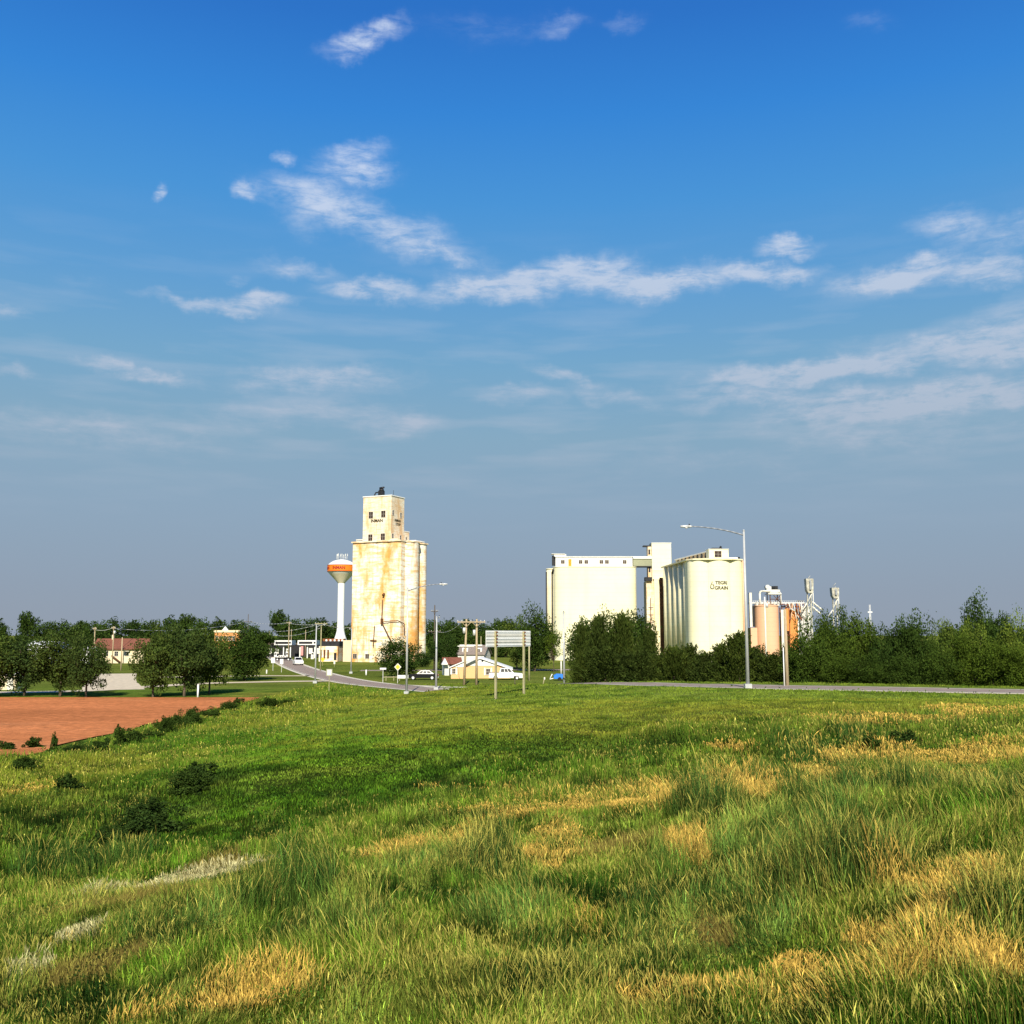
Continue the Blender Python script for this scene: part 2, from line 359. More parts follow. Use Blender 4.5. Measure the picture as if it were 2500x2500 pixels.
def raw(x, y):
    x = np.asarray(x, float); y = np.asarray(y, float)
    s = 4 * np.logaddexp(0, (x + 17) / 4)
    b = 2.85 * (1 - np.exp(-s / 15))
    yc = np.interp(x, [-30, -12, -5, 4, 12, 19, 38, 60, 120], [85, 98, 105, 106, 103, 97, 86, 76, 46]); ln = np.interp(x, [-12, -5, 4, 19, 60], [28, 22, 20, 16, 16])
    b = b * (1 - sstep((y - yc) / ln))
    b = b + (5.2 - b) * sstep((9.5 - y) / 8)                                     # the bank the photographer stands on
    near = 1 - sstep((y - 70) / 50)
    ys = 40 + .45 * np.clip(x, -20, 40); b = b - 1.15 * np.exp(-((y - ys) / 10.5) ** 2) * sstep((x + 21) / 9) * sstep((34 - x) / 16)      # the hollow across the slope
    b = b + 1.25 * sstep((x - 1) / 9) * (1 - sstep((y - 19) / 13)) * sstep((y - 5) / 5) + .5 * sstep((x + 14) / 9) * (1 - sstep((y - 18) / 9)) * sstep((y - 6) / 5)
    b = b + near * ((fbm(x, y, 9) - .5) * .55 + (fbm(x, y, 2.5) - .5) * .16) * sstep((x + 30) / 8) + near * (fbm(x + 50, y, 5) - .5) * .18 * (x < -28)
    return b
RZ = raw(RS[:, 0], RS[:, 1]); RZ = np.convolve(np.pad(RZ, 6, mode='edge'), np.ones(13) / 13, 'valid')
def gz(x, y):
    x = np.atleast_1d(np.asarray(x, float)); y = np.atleast_1d(np.asarray(y, float)); z = raw(x, y)
    sh = x.shape; xf = x.ravel(); yf = y.ravel(); zf = z.ravel().copy()
    m = (yf > 30) & (yf < 600) & (np.abs(xf) < 160)
    idx = np.nonzero(m)[0]
    for k in range(0, len(idx), 40000):
        i = idx[k:k + 40000]; d = (xf[i, None] - RS[None, :, 0]) ** 2 + (yf[i, None] - RS[None, :, 1]) ** 2
        j = d.argmin(1); dd = np.sqrt(d[np.arange(len(i)), j]); t = 1 - sstep((dd - 5) / 5)
        zf[i] = zf[i] * (1 - t) + (RZ[j] - .04) * t
    return zf.reshape(sh)
def g1(x, y): return float(gz(x, y)[0])
def hit(px, py, far=600):
    """where the sight line of a photo pixel meets the ground"""
    x, y, z = ray(px, py); D = np.concatenate([np.arange(9, 140, .25), np.arange(140, far, 1.0)])
    xs = x / y * D; zs = EYE + z / y * D; g = gz(xs, D); k = np.nonzero(zs < g)[0]
    i = k[0] if len(k) else len(D) - 1
    return Vector((xs[i], D[i], g[i]))
def on(px, D): x = XX(px, D, 1640); return Vector((x, D, g1(x, D)))

def axis(lo, hi, f0, f1, fine, far):
    a = list(np.arange(f0, f1, fine)); s = fine; v = f1
    while v < hi: a.append(v); s *= far; v += s
    a.append(hi); s = fine; v = f0 - fine; b = []
    while v > lo: b.append(v); s *= far; v -= s
    b.append(lo); return np.array(b[::-1] + a)
gx = axis(-6000, 6000, -52, 52, .5, 1.12); gy = axis(-400, 9000, 6, 215, .5, 1.08)
GX, GY = np.meshgrid(gx, gy); GZ = gz(GX, GY)
V = np.stack([GX.ravel(), GY.ravel(), GZ.ravel()], 1); nx, ny = len(gx), len(gy)
I = np.arange(nx * ny).reshape(ny, nx); F = np.stack([I[:-1, :-1].ravel(), I[:-1, 1:].ravel(), I[1:, 1:].ravel(), I[1:, :-1].ravel()], 1)

# colour fields for turf ------------------------------------------------------------
def px_patch(px, py, rx, ry, ang=0):
    c = hit(px, py); n = hit(px, py + ry); f = hit(px, max(py - ry, 1690)); Rx = rx / 2500 * c.y; Ry = max(.4, (f.y - n.y) / 2)
    # sloping patches in the picture lean along the ground too
    sh = math.tan(R(ang)) * rx
    f2 = hit(px + rx * .7, py - sh * .7)
    dirv = Vector((f2.x - c.x, f2.y - c.y)); ang = math.atan2(dirv.y, dirv.x) if abs(sh) > 1 else 0
    return (c.x, (n.y + f.y) / 2, max(Rx, dirv.length if abs(sh) > 1 else 0), Ry, ang)
def field(P, x, y, jit=.85):
    t = np.zeros_like(x)
    nn = (fbm(x + .35 * y, y * 1.25, 1.9, 5) - .5) * 2 * jit
    for (cx, cy, rx, ry, a) in P:
        dx = x - cx; dy = y - cy; u = (dx * math.cos(a) + dy * math.sin(a)) / rx; v = (-dx * math.sin(a) + dy * math.cos(a)) / ry
        t = np.maximum(t, 1 - sstep((np.sqrt(u * u + v * v) + nn - .75) / .5))
    return t
gold_p = [px_patch(*a) for a in [(1690, 1955, 160, 55, 14), (1785, 1832, 55, 18), (2270, 1850, 180, 32, 12), (1360, 2065, 80, 38), (2150, 2460, 300, 44), (2430, 2440, 110, 56), (1950, 2400, 60, 24), (2330, 2260, 70, 20), (2020, 1890, 60, 20), (2420, 1830, 80, 18),
    (2220, 2320, 150, 36, 4), (600, 2460, 200, 34, 8), (380, 2490, 80, 14), (1330, 2120, 40, 20), (2200, 1760, 200, 14), (2420, 1745, 120, 16), (1440, 2290, 40, 50), (980, 2090, 70, 26), (1120, 2060, 70, 24),
    (2330, 2170, 130, 34), (1700, 2490, 200, 20), (1230, 2400, 40, 26), (90, 1930, 60, 12), (2490, 2190, 60, 40), (1680, 2110, 40, 34)]]
cream_p = [px_patch(*a) for a in [(440, 2160, 80, 20, 4), (190, 2300, 40, 16), (60, 2400, 40, 20)]]
brown_p = [px_patch(*a) for a in [(340, 2220, 100, 22, 14), (220, 2380, 110, 30, 14), (520, 2130, 60, 18), (1500, 2080, 90, 20), (1740, 2300, 36, 36)]]
blue_p = [px_patch(*a) for a in [(2250, 2010, 260, 80, 6), (2000, 2060, 170, 60), (1800, 2200, 220, 60), (1750, 1990, 90, 30), (450, 2260, 120, 40), (1100, 2130, 110, 40), (1250, 2260, 130, 40), (800, 2300, 120, 50), (1740, 2290, 200, 60)]]
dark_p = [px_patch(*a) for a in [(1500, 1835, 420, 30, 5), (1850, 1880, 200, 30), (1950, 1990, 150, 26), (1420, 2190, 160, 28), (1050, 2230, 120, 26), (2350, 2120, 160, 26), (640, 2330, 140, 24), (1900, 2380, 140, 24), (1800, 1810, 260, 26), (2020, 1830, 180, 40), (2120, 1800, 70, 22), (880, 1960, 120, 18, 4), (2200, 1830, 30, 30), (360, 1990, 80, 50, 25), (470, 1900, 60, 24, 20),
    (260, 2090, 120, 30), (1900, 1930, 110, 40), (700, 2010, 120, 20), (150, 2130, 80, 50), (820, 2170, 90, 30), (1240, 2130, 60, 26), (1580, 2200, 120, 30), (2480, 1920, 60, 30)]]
lime_p = [px_patch(*a) for a in [(60, 2230, 110, 50), (470, 2060, 260, 34, 8), (330, 2160, 120, 26), (520, 2310, 130, 26, 14), (420, 2350, 80, 30), (700, 1850, 260, 70, 10), (800, 1940, 300, 50, 8), (900, 1850, 260, 20, 4), (40, 2100, 60, 40), (1150, 1900, 160, 20, 6)]]
yel_p = [px_patch(*a) for a in [(1200, 1770, 500, 50, 4), (900, 1720, 350, 26, 3), (1700, 1740, 400, 30), (2250, 1730, 350, 22), (100, 1900, 260, 60), (1100, 1800, 240, 26), (620, 1700, 90, 16)]]
reed_p = [px_patch(*a) for a in [(2010, 1850, 130, 34), (2130, 1815, 90, 26), (1830, 1900, 150, 26), (1950, 1950, 170, 30), (2230, 1945, 120, 22), (2440, 1960, 90, 30), (1720, 1990, 90, 24), (1180, 2150, 80, 26), (700, 2240, 110, 26), (320, 2110, 90, 26), (120, 2130, 80, 26), (1560, 2230, 110, 26), (2080, 2180, 130, 30), (900, 2360, 120, 26), (2440, 2330, 70, 30), (1300, 2330, 90, 24)]]
def turf_color(x, y):
    n1 = fbm(x, y, 7); n2 = fbm(x + 9, y + 3, 1.7); st = fbm(x * .35 + y * .1, y, 1.3)
    base = np.stack([.095 + .07 * n2, .172 + .065 * n1, .022 + .014 * n2], -1)
    def over(c, col_, f): f = f[..., None]; return c * (1 - f) + np.array(col_) * f
    c = over(base, (.180, .200, .030), np.clip((n1 - .45) * 3.2, 0, 1) * .45)
    far = sstep((y - 42) / 22) * sstep((x + 18) / 8)
    c = over(c, (.190, .240, .044), far * .75)
    c = over(c, (.105, .225, .020), field(lime_p, x, y) * .8)
    c = over(c, (.255, .250, .042), field(yel_p, x, y) * (.35 + .6 * np.clip(st * 2 - .6, 0, 1)))
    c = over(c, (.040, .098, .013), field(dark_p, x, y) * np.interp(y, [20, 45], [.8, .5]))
    c = over(c, (.100, .178, .052), field(blue_p, x, y) * .7)
    c = over(c, (.016, .040, .010), np.clip((fbm(x + 3, y * 1.2, 1.7, 5) - .52) * 9, 0, 1) * .82 * (1 - .6 * sstep((y - 40) / 20)))  # patches of darker growth, also painting in shade missing from the grass
    c = over(c, (.045, .100, .012), np.clip((fbm(x - 40, y * 1.6, 3.3) - .56) * 7, 0, 1) * .6)
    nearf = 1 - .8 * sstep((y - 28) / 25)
    c = over(c, (.012, .032, .008), np.clip((fbm(x * 1.1, y * .8, .8, 4) - .51) * 9, 0, 1) * .85 * nearf)  # fine dark patches: shade of the gaps between tufts, put into the colour
    c = over(c, (.260, .310, .070), np.clip((fbm(x + 60, y, .9, 4) - .58) * 9, 0, 1) * .6 * nearf)
    return c
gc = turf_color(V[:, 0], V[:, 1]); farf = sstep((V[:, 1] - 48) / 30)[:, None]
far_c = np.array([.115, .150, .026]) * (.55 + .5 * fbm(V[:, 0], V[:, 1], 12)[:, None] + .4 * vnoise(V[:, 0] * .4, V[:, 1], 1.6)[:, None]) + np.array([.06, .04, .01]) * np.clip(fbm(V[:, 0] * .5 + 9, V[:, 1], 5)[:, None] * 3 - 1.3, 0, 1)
gcol = gc * (.28 + .62 * farf)  # thatch under the near blades, darkened further to paint shade into the gaps
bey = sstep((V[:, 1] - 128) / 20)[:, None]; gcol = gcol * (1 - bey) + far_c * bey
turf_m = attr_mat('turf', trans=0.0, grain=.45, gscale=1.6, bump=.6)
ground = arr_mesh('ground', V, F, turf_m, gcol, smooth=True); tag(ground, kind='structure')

def drape(name, P, width, m, lift, kindname='structure', n=7, zf=None):
    Q = spline(P, 12) if len(P) > 2 else np.linspace(P[0], P[1], 30); T = np.gradient(Q, axis=0); T /= np.linalg.norm(T, axis=1)[:, None]; Nn = np.stack([-T[:, 1], T[:, 0]], 1)
    w_ = width if np.ndim(width) else (-width / 2, width / 2)
    vs = []
    for u in np.linspace(w_[0], w_[1], n):
        q = Q + Nn * u; vs.append(np.stack([q[:, 0], q[:, 1], gz(q[:, 0], q[:, 1]) + lift], 1))
    vs = np.stack(vs, 1); r_, c_ = vs.shape[:2]; I = np.arange(r_ * c_).reshape(r_, c_)
    F = np.stack([I[:-1, :-1].ravel(), I[:-1, 1:].ravel(), I[1:, 1:].ravel(), I[1:, :-1].ravel()], 1)
    o = arr_mesh(name, vs.reshape(-1, 3), F, m); tag(o, kind=kindname); return o
# red ploughed field
fx = np.arange(-130, -27.5, .8); fy = np.arange(58.0, 116.5, .6); FX, FY = np.meshgrid(fx, fy)
edge = -28.2 + 1.3 * (fbm(FY, FY * 0, 7) - .5) * 2
FX2 = np.minimum(FX, edge + 0 * FX); yf0 = 60 + 2.0 * (fbm(FX, FX * 0 + 4, 9) - .5) * 2 ; FY2 = np.maximum(FY, yf0)
FZ = gz(FX2, FY2) + .05 + .05 * fbm(FX2 * .3, FY2, .8)
I = np.arange(FX.size).reshape(FX.shape); Ff = np.stack([I[:-1, :-1].ravel(), I[:-1, 1:].ravel(), I[1:, 1:].ravel(), I[1:, :-1].ravel()], 1)
nn = fbm(FX2 * .5, FY2, 4)[..., None]; fc = np.array([.57, .205, .078]) * (.72 + .55 * nn); fur = (.5 + .5 * np.sin((FX2 * .25 + FY2) * 2.1 + 2 * fbm(FX2, FY2, 6)))[..., None]
fc = fc * (.95 + .06 * fur) + np.array([.10, .08, .05]) * np.clip((fbm(FX2 * .3 + 7, FY2, 5)[..., None] - .55) * 4, 0, 1) * .5
soil_m = attr_mat('soil', trans=0.0, grain=.38, gscale=1.3, bump=.8)
tag(arr_mesh('ploughed_field', np.stack([FX2.ravel(), FY2.ravel(), FZ.ravel()], 1), Ff, soil_m, fc.reshape(-1, 3), smooth=True), kind='structure')
# roads, paths
drape('road', ROAD, 5.0, M['asphalt'], .03)
drape('road_shoulder', ROAD, (2.53, 3.2), M['chalk'], .012)
drape('road_shoulder', ROAD, (-3.2, -2.53), M['chalk'], .012)
drape('road_markings', ROAD, (2.2, 2.32), M['paintline'], .04, n=2)
drape('road_markings', ROAD, (-2.32, -2.2), M['paintline'], .04, n=2)
drape('gravel_path', [(-90, 126), (-66, 127), (-55, 130), (-50, 140), (-45, 150), (-38, 155), (-28, 160)], 3.6, M['gravel'], .02)
drape('driveway', [(-51, 133), (-56, 145), (-62, 160), (-72, 188)], 7.5, M['gravel'], .014)
drape('side_road', [(-60, 172), (-45, 178), (-33, 180)], 3.0, M['gravel'], .012)
drape('side_road', [(-20, 150), (-5, 139), (10, 137)], 2.2, M['chalk'], .012)
drape('side_street', [(-30, 205), (0, 208), (30, 212), (60, 214)], 6, M['asphalt'], .02)
drape('drainage_ditch', [(19, 84), (28, 79.5), (40, 74)], 1.0, M['gravel'], .05)

# ------------------------------------------------------------------ grass (uncountable)
leaf_m = attr_mat('grass_blade', trans=.12)
tl = [hit(*p) for p in [(420, 2090), (640, 2060), (850, 2010), (1050, 1975), (1300, 1900), (1500, 1850), (1700, 1800), (2000, 1775), (2480, 1750)]]
# the edge between tall unmown grass and the mown slope, as distance along each bearing
tb = np.array([p.x / p.y for p in tl]); td = np.array([p.y for p in tl])
def tallness(x, y):
    b = x / y; lim = np.interp(b, tb, td) * (1 + .25 * (fbm(x, y, 3) - .5))
    t = 1 - sstep((y - lim) / (lim * .18))
    left = 1 - sstep((x + 15.5 + 2 * (fbm(x, y, 4) - .5)) / 2.5)
    return np.maximum(t, left * .75)
def blade_mesh(name, x, y, h, wd, colr, head, label=None):
    n = len(x); z = gz(x, y) - .02
    ph = rng.random(n) * math.pi; ph = np.where(rng.random(n) < .7, (rng.random(n) - .5) * 1.6, ph)
    lean = rng.normal(0, .17, (n, 2)) * h[:, None] + np.array([-.04, .02]) * h[:, None] + ((np.stack([vnoise(x, y, .5), vnoise(x + 77, y, .5)], 1) - .5) * .42) * h[:, None]
    dx = np.cos(ph); dy = np.sin(ph)
    if head: lev = [(0, .35, 0), (.62, .3, .3), (.84, 1.5, .66), (1, .2, 1)]
    else: lev = [(0, .8, 0), (.5, 1, .28), (.82, .62, .64), (1, .06, 1)]
    vs = []
    for (u, ww, l) in lev:
        px_ = x + lean[:, 0] * l; py_ = y + lean[:, 1] * l; pz = z + h * u * (1 - .10 * l)
        for s in (-.5, .5): vs.append(np.stack([px_ + dx * wd * ww * s, py_ + dy * wd * ww * s, pz], 1))
    V = np.stack(vs, 1); b = np.arange(n)[:, None] * 8
    F = np.concatenate([b + np.array([0, 1, 3, 2]), b + np.array([2, 3, 5, 4]), b + np.array([4, 5, 7, 6])])
    C = np.repeat(colr[:, None, :], 8, 1)
    return arr_mesh(name, V.reshape(-1, 3), F, leaf_m, C.reshape(-1, 3))
def scatter(n, d0, d1, p, hw=.60):
    """bearing uniform, distance with falling density"""
    u = rng.random(n); e = 2 - p
    D = (d0 ** e + u * (d1 ** e - d0 ** e)) ** (1 / e) if abs(e) > 1e-3 else d0 * (d1 / d0) ** u
    t = (rng.random(n) * 2 - 1) * hw; return t * D, D
def keep(x, y):
    k = ~((x < -27.6) & (y > 60.5))
    j = (y > 60)
    i = np.nonzero(j & k)[0]
    for a in range(0, len(i), 40000):
        ii = i[a:a + 40000]; d = ((x[ii, None] - RS[None, :, 0]) ** 2 + (y[ii, None] - RS[None, :, 1]) ** 2).min(1); k[ii[d < 5.0 ** 2]] = False
    return k
NG = 1.0
def make_grass():
    x, y = scatter(int(680000 * NG), 10.5, 150, 2.35); k = keep(x, y); x = x[k]; y = y[k]
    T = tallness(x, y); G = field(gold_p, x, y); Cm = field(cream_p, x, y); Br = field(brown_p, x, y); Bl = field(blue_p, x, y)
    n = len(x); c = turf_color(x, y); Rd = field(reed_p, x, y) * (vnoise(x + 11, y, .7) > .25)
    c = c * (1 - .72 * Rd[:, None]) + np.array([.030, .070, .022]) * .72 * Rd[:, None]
    clump = vnoise(x, y, .55)[:, None]; fd = np.interp(y, [20, 55], [1, .35])[:, None]; c = c * (.92 + fd * (-.62 + 1.12 * clump)) * np.exp(rng.normal(0, 1, (n, 1)) * np.interp(y, [15, 60], [.66, .15])[:, None]) * np.array([1.0, 1.06, .74]) * np.interp(y, [14, 40], [.80, 1])[:, None]  # clump tone dips dark, shade between tufts painted into the blade colour
    clump = clump[:, 0]
    dry = rng.random(n) < (.10 + .22 * np.clip((fbm(x + 5, y, 2.2) - .44) * 4, 0, 1)) * T
    h = (.13 + .05 * rng.random(n)) * (1 - T) + T * (.17 + .34 * rng.random(n) * (.35 + 1.1 * clump)) * (1 + .55 * Bl) * (.5 + 1.0 * vnoise(x + 40, y, 1.3))
    h *= np.clip(.8 + .5 * (fbm(x, y, 3.0) - .4) * 2, .55, 1.4)
    h = np.where(T > .3, h * (1 + .8 * Rd), h + .35 * Rd)
    wd = np.maximum(.0065, y * .00036) * (.6 + .8 * rng.random(n)) * np.where(y > 45, 1.5, 1)
    g = (rng.random(n) < G * (.18 + .64 * np.clip((vnoise(x, y, .8) + vnoise(x, y, 2.2) - .62) * 2, 0, 1))) | (rng.random(n) < Cm * .7)
    green = ~(g | dry)
    c = np.where((Br > rng.random(n))[:, None], np.array([.17, .135, .035]) * (.7 + .6 * rng.random((n, 1))), c)
    m_ = green & (T > .35); s_ = green & (T <= .35)
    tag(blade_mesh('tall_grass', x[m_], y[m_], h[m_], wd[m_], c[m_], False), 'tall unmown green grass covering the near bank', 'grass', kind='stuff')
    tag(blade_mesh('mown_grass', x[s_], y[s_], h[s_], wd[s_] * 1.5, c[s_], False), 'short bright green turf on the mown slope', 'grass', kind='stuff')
    d_ = g | dry; nd_ = d_.sum(); cc = np.where(Cm[d_][:, None] > .4, np.array([.50, .46, .22]), np.where(g[d_][:, None], np.array([.56, .375, .080]), np.array([.35, .32, .065])))
    cc = cc * np.exp(rng.normal(-.1, .35, (nd_, 1))); hh = np.maximum(h[d_] * 1.12, np.where(g[d_], .26, .1)); 
    tag(blade_mesh('dry_grass', x[d_], y[d_], hh, wd[d_] * .95, cc, True), 'golden dry seed heads standing in patches among the green grass', 'grass', kind='stuff')
make_grass()
def leaf_cloud(P, size, aspect=.55, up=0.0, axis_=None):
    n = len(P); u = rng.normal(size=(n, 3)) if axis_ is None else axis_ + rng.normal(size=(n, 3)) * .35
    u /= np.linalg.norm(u, axis=1)[:, None]; v = rng.normal(size=(n, 3)); v -= (v * u).sum(1)[:, None] * u; v /= np.linalg.norm(v, axis=1)[:, None]
    s = np.asarray(size).reshape(-1, 1) * (.6 + .8 * rng.random((n, 1)))
    V = np.stack([P - u * s, P + v * s * aspect, P + u * s, P - v * s * aspect], 1)
    return V.reshape(-1, 3), np.arange(n * 4).reshape(n, 4)
def make_weeds():
    x, y = scatter(300000, 11, 116, 2.1); 
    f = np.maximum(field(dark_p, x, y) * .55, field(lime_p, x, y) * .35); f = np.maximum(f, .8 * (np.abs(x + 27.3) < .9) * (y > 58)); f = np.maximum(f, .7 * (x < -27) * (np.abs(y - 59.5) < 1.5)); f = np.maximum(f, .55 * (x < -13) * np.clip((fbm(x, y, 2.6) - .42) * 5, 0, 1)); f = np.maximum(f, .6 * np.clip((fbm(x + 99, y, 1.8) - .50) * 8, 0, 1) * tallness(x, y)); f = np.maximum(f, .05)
    k = (rng.random(len(x)) < f) & keep(x, y); x = x[k]; y = y[k]; n = len(x)
    hh = (.10 + .40 * vnoise(x, y, 1.1) * vnoise(x, y, .5)) * 1.2
    P = np.stack([x, y, gz(x, y) + hh * (rng.random(n) ** .5)], 1); V, F = leaf_cloud(P, np.maximum(.02, y * .0011), .5)
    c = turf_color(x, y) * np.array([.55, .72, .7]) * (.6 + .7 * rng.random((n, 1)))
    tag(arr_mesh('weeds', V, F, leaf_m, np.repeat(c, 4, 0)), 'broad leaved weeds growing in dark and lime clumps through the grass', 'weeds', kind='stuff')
make_weeds()

# ------------------------------------------------------------------ trees
fol = attr_mat('foliage', trans=.18, rnd=.25); fold = attr_mat('dark_foliage', trans=.12, rnd=.15, mul=(.62, .72, .62)); folc = attr_mat('cedar_foliage', trans=.1, rnd=.15, mul=(.66, .72, .50)); foll = attr_mat('light_foliage', trans=.2, rnd=.1, mul=(1.9, 1.75, 1.2))
folo = attr_mat('olive_foliage', trans=.15, rnd=.30, mul=(.86, .92, .66))
def crown_arrays(n_cl, per, rx, zc, rz, leaf, ragged=.25, low=.12, seed=0, dense=1.0):
    g = np.random.default_rng(seed); d = g.normal(size=(n_cl, 3)); d /= np.linalg.norm(d, axis=1)[:, None]
    lump = 1 + ragged * (.5 * np.sin(d[:, 0] * 5 + seed) + .4 * np.sin(d[:, 1] * 7 + 2 * seed) + .35 * np.sin(d[:, 2] * 6 + seed * 3))[:, None]
    r = (.30 + .58 * g.random((n_cl, 1)) ** .6) * lump
    C = d * r * np.array([rx, rx, rz]); C[:, 2] = np.maximum(C[:, 2], -rz * (1 - low)) + zc
    cr = (.22 + .16 * g.random(n_cl)) * rx
    P = []; W = []
    for c, rr in zip(C, cr):
        q = g.normal(size=(per, 3)); q /= np.linalg.norm(q, axis=1)[:, None]; q *= rr * (.3 + .7 * g.random((per, 1)) ** .5) * (1 + .22 * g.normal(size=(per, 1)) * (g.random((per, 1)) < .25)); q[:, 2] *= .85 if c[2] < zc + rz * .35 else 1.05
        P.append(c + q); W.append(np.full(per, .70 + .60 * g.random()))
    P = np.concatenate(P); W = np.concatenate(W)
    V, F = leaf_cloud(P, leaf, .6); base = np.array([.042, .070, .018]); base2 = np.array([.085, .118, .026])
    t = g.random((len(P), 1)) ** 1.5; c = (base * (1 - t) + base2 * t) * W[:, None]
    return V, F, np.repeat(c, 4, 0), C
def cedar_arrays(n_br, per, rx, H, leaf, seed, spiky=1.0):
    g = np.random.default_rng(seed); P = []; A = []; W = []
    for i in range(n_br):
        t = g.random(); z0 = .03 * H + t * H * .76; reach = rx * (.42 + .72 * (1 - t) ** .55) * (.65 + .5 * g.random()); a = g.random() * 6.283
        e = .35 + .7 * g.random() + .5 * t; d = np.array([math.cos(a) * math.cos(e), math.sin(a) * math.cos(e), math.sin(e)]); ln = reach * (1 + .35 * (g.random() < .18) * spiky)
        base = np.array([0, 0, z0 - .12 * H * (1 - t)])
        s = (.35 + .65 * g.random((per, 1)) ** .7); q = base + d * ln * s + g.normal(size=(per, 3)) * (.16 * rx * (1.12 - s)) ; q[:, 2] += s[:, 0] ** 2 * ln * .25
        P.append(q); A.append(np.tile(d + np.array([0, 0, .5]), (per, 1))); W.append(np.full(per, .7 + .6 * g.random()))
    P = np.concatenate(P); P[:, 2] = np.maximum(P[:, 2], .05); A = np.concatenate(A); W = np.concatenate(W)
    V, F = leaf_cloud(P, leaf, .28, axis_=A); t = g.random((len(P), 1)); c = (np.array([.042, .066, .020]) * (1 - t) + np.array([.095, .115, .034]) * t) * W[:, None]
    return V, F, np.repeat(c, 4, 0)
def mesh_only(name, *a, **k):
    o = arr_mesh(name, *a, **k); me = o.data; bpy.data.objects.remove(o); return me
def trunk_mesh(H, r, C, n=8, seed=0):
    b = MB(); g = random.Random(seed); top = Vector((0, 0, H * .30)); b.tube([(0, 0, -.4), (.06, 0, H * .12), top], r, 8, r * .72)
    for c in C[:n]:
        c = Vector(c); mid = top.lerp(c, .5) + Vector((g.uniform(-.2, .2), g.uniform(-.2, .2), -.25)); b.tube([top - Vector((0, 0, g.random() * H * .08)), mid, c], r * .5, 5, r * .12)
    return b
TR = {}
def proto(key, crown, trunk_b, fm):
    me = mesh_only('crown', crown[0], crown[1], fm, crown[2]); tb_ = trunk_b.build('trunk', M['bark']); tm = tb_.data; bpy.data.objects.remove(tb_); TR[key] = (me, tm)
for i in range(4):      # broadleaf with a visible trunk, nominal height 10 m
    a = crown_arrays(64 + 6 * i, 120, 4.4, 5.3, 4.4, .17, seed=20 + i, ragged=.32); proto('open%d' % i, a, trunk_mesh(10, .22, a[3], 9, i), fol)
for i in range(3):      # darker, dense, round
    a = crown_arrays(95, 120, 4.7, 5.2, 4.9, .17, seed=40 + i, ragged=.2, low=.05); proto('dense%d' % i, a, trunk_mesh(10, .28, a[3], 7, i), fold)
for i in range(4):      # thicket edge trees in leaf to the ground
    a = crown_arrays(120, 120, 4.1, 4.4, 5.3, .15, seed=60 + i, ragged=.32, low=0); a[0][:, 2] = np.maximum(a[0][:, 2], .02); proto('full%d' % i, a, trunk_mesh(9, .2, a[3], 5, i), folo)
for i in range(3):      # yellow-green
    a = crown_arrays(85, 120, 4.0, 5.0, 5.0, .15, seed=70 + i, ragged=.3, low=0); proto('light%d' % i, a, trunk_mesh(10, .2, a[3], 6, i), foll)
for i in range(4):      # cedars
    a = cedar_arrays(230, 46, 3.3, 9.6, .20, 80 + i); tb2 = MB(); tb2.tube([(0, 0, -.3), (0, 0, 4), (0, 0, 8.6)], .16, 6, .03); proto('cedar%d' % i, a, tb2, folc)
for i in range(3):      # far trees, coarse
    a = crown_arrays(70, 60, 4.8, 5.0, 5.0, .28, seed=90 + i, ragged=.3, low=0); proto('far%d' % i, a, trunk_mesh(10, .3, a[3], 3, i), fold)
for i in range(2):      # thin scrubby crowns with limbs showing
    a = crown_arrays(34, 90, 3.4, 6.0, 3.6, .15, seed=110 + i, ragged=.5); proto('sparse%d' % i, a, trunk_mesh(10, .16, a[3], 26, i), folo)
def tree(kind, px, py_top, D, wpx, label, cat='tree', group=None, name=None, sink=0.0):
    b = on(px, D); H = ZZ(py_top, D) - b.z + sink; wid = wpx / 2500 * D; me, tm = TR[kind]
    nomw = {'o': 9.2, 'd': 10.0, 'f': 8.6, 'l': 8.6, 'c': 6.6, 's': 8.2}[kind[0]]; nomh = 10.0 if kind[0] != 'f' or kind.startswith('far') else 9.8
    if kind.startswith('far'): nomw = 10.5
    r = thing(name or {'c': 'cedar_tree', 'f': 'thicket_tree'}.get(kind[0], 'broadleaf_tree') if not kind.startswith('far') else 'distant_tree', label, cat, (b.x, b.y, b.z - .1 - sink), random.random() * 6.28, group)
    s = wid / nomw; H *= 1.0; r.scale = (s, s, H / nomh)
    for nm, m_ in (('crown', me), ('trunk', tm)):
        o = bpy.data.objects.new(nm, m_); col.objects.link(o); o.parent = r
    return r
ordn = ['first', 'second', 'third', 'fourth', 'fifth', 'sixth', 'seventh', 'eighth', 'ninth', 'tenth', 'eleventh', 'twelfth', 'thirteenth', 'fourteenth', 'fifteenth', 'sixteenth', 'seventeenth', 'eighteenth', 'nineteenth', 'twentieth', 'twenty-first', 'twenty-second', 'twenty-third', 'twenty-fourth', 'twenty-fifth', 'twenty-sixth']
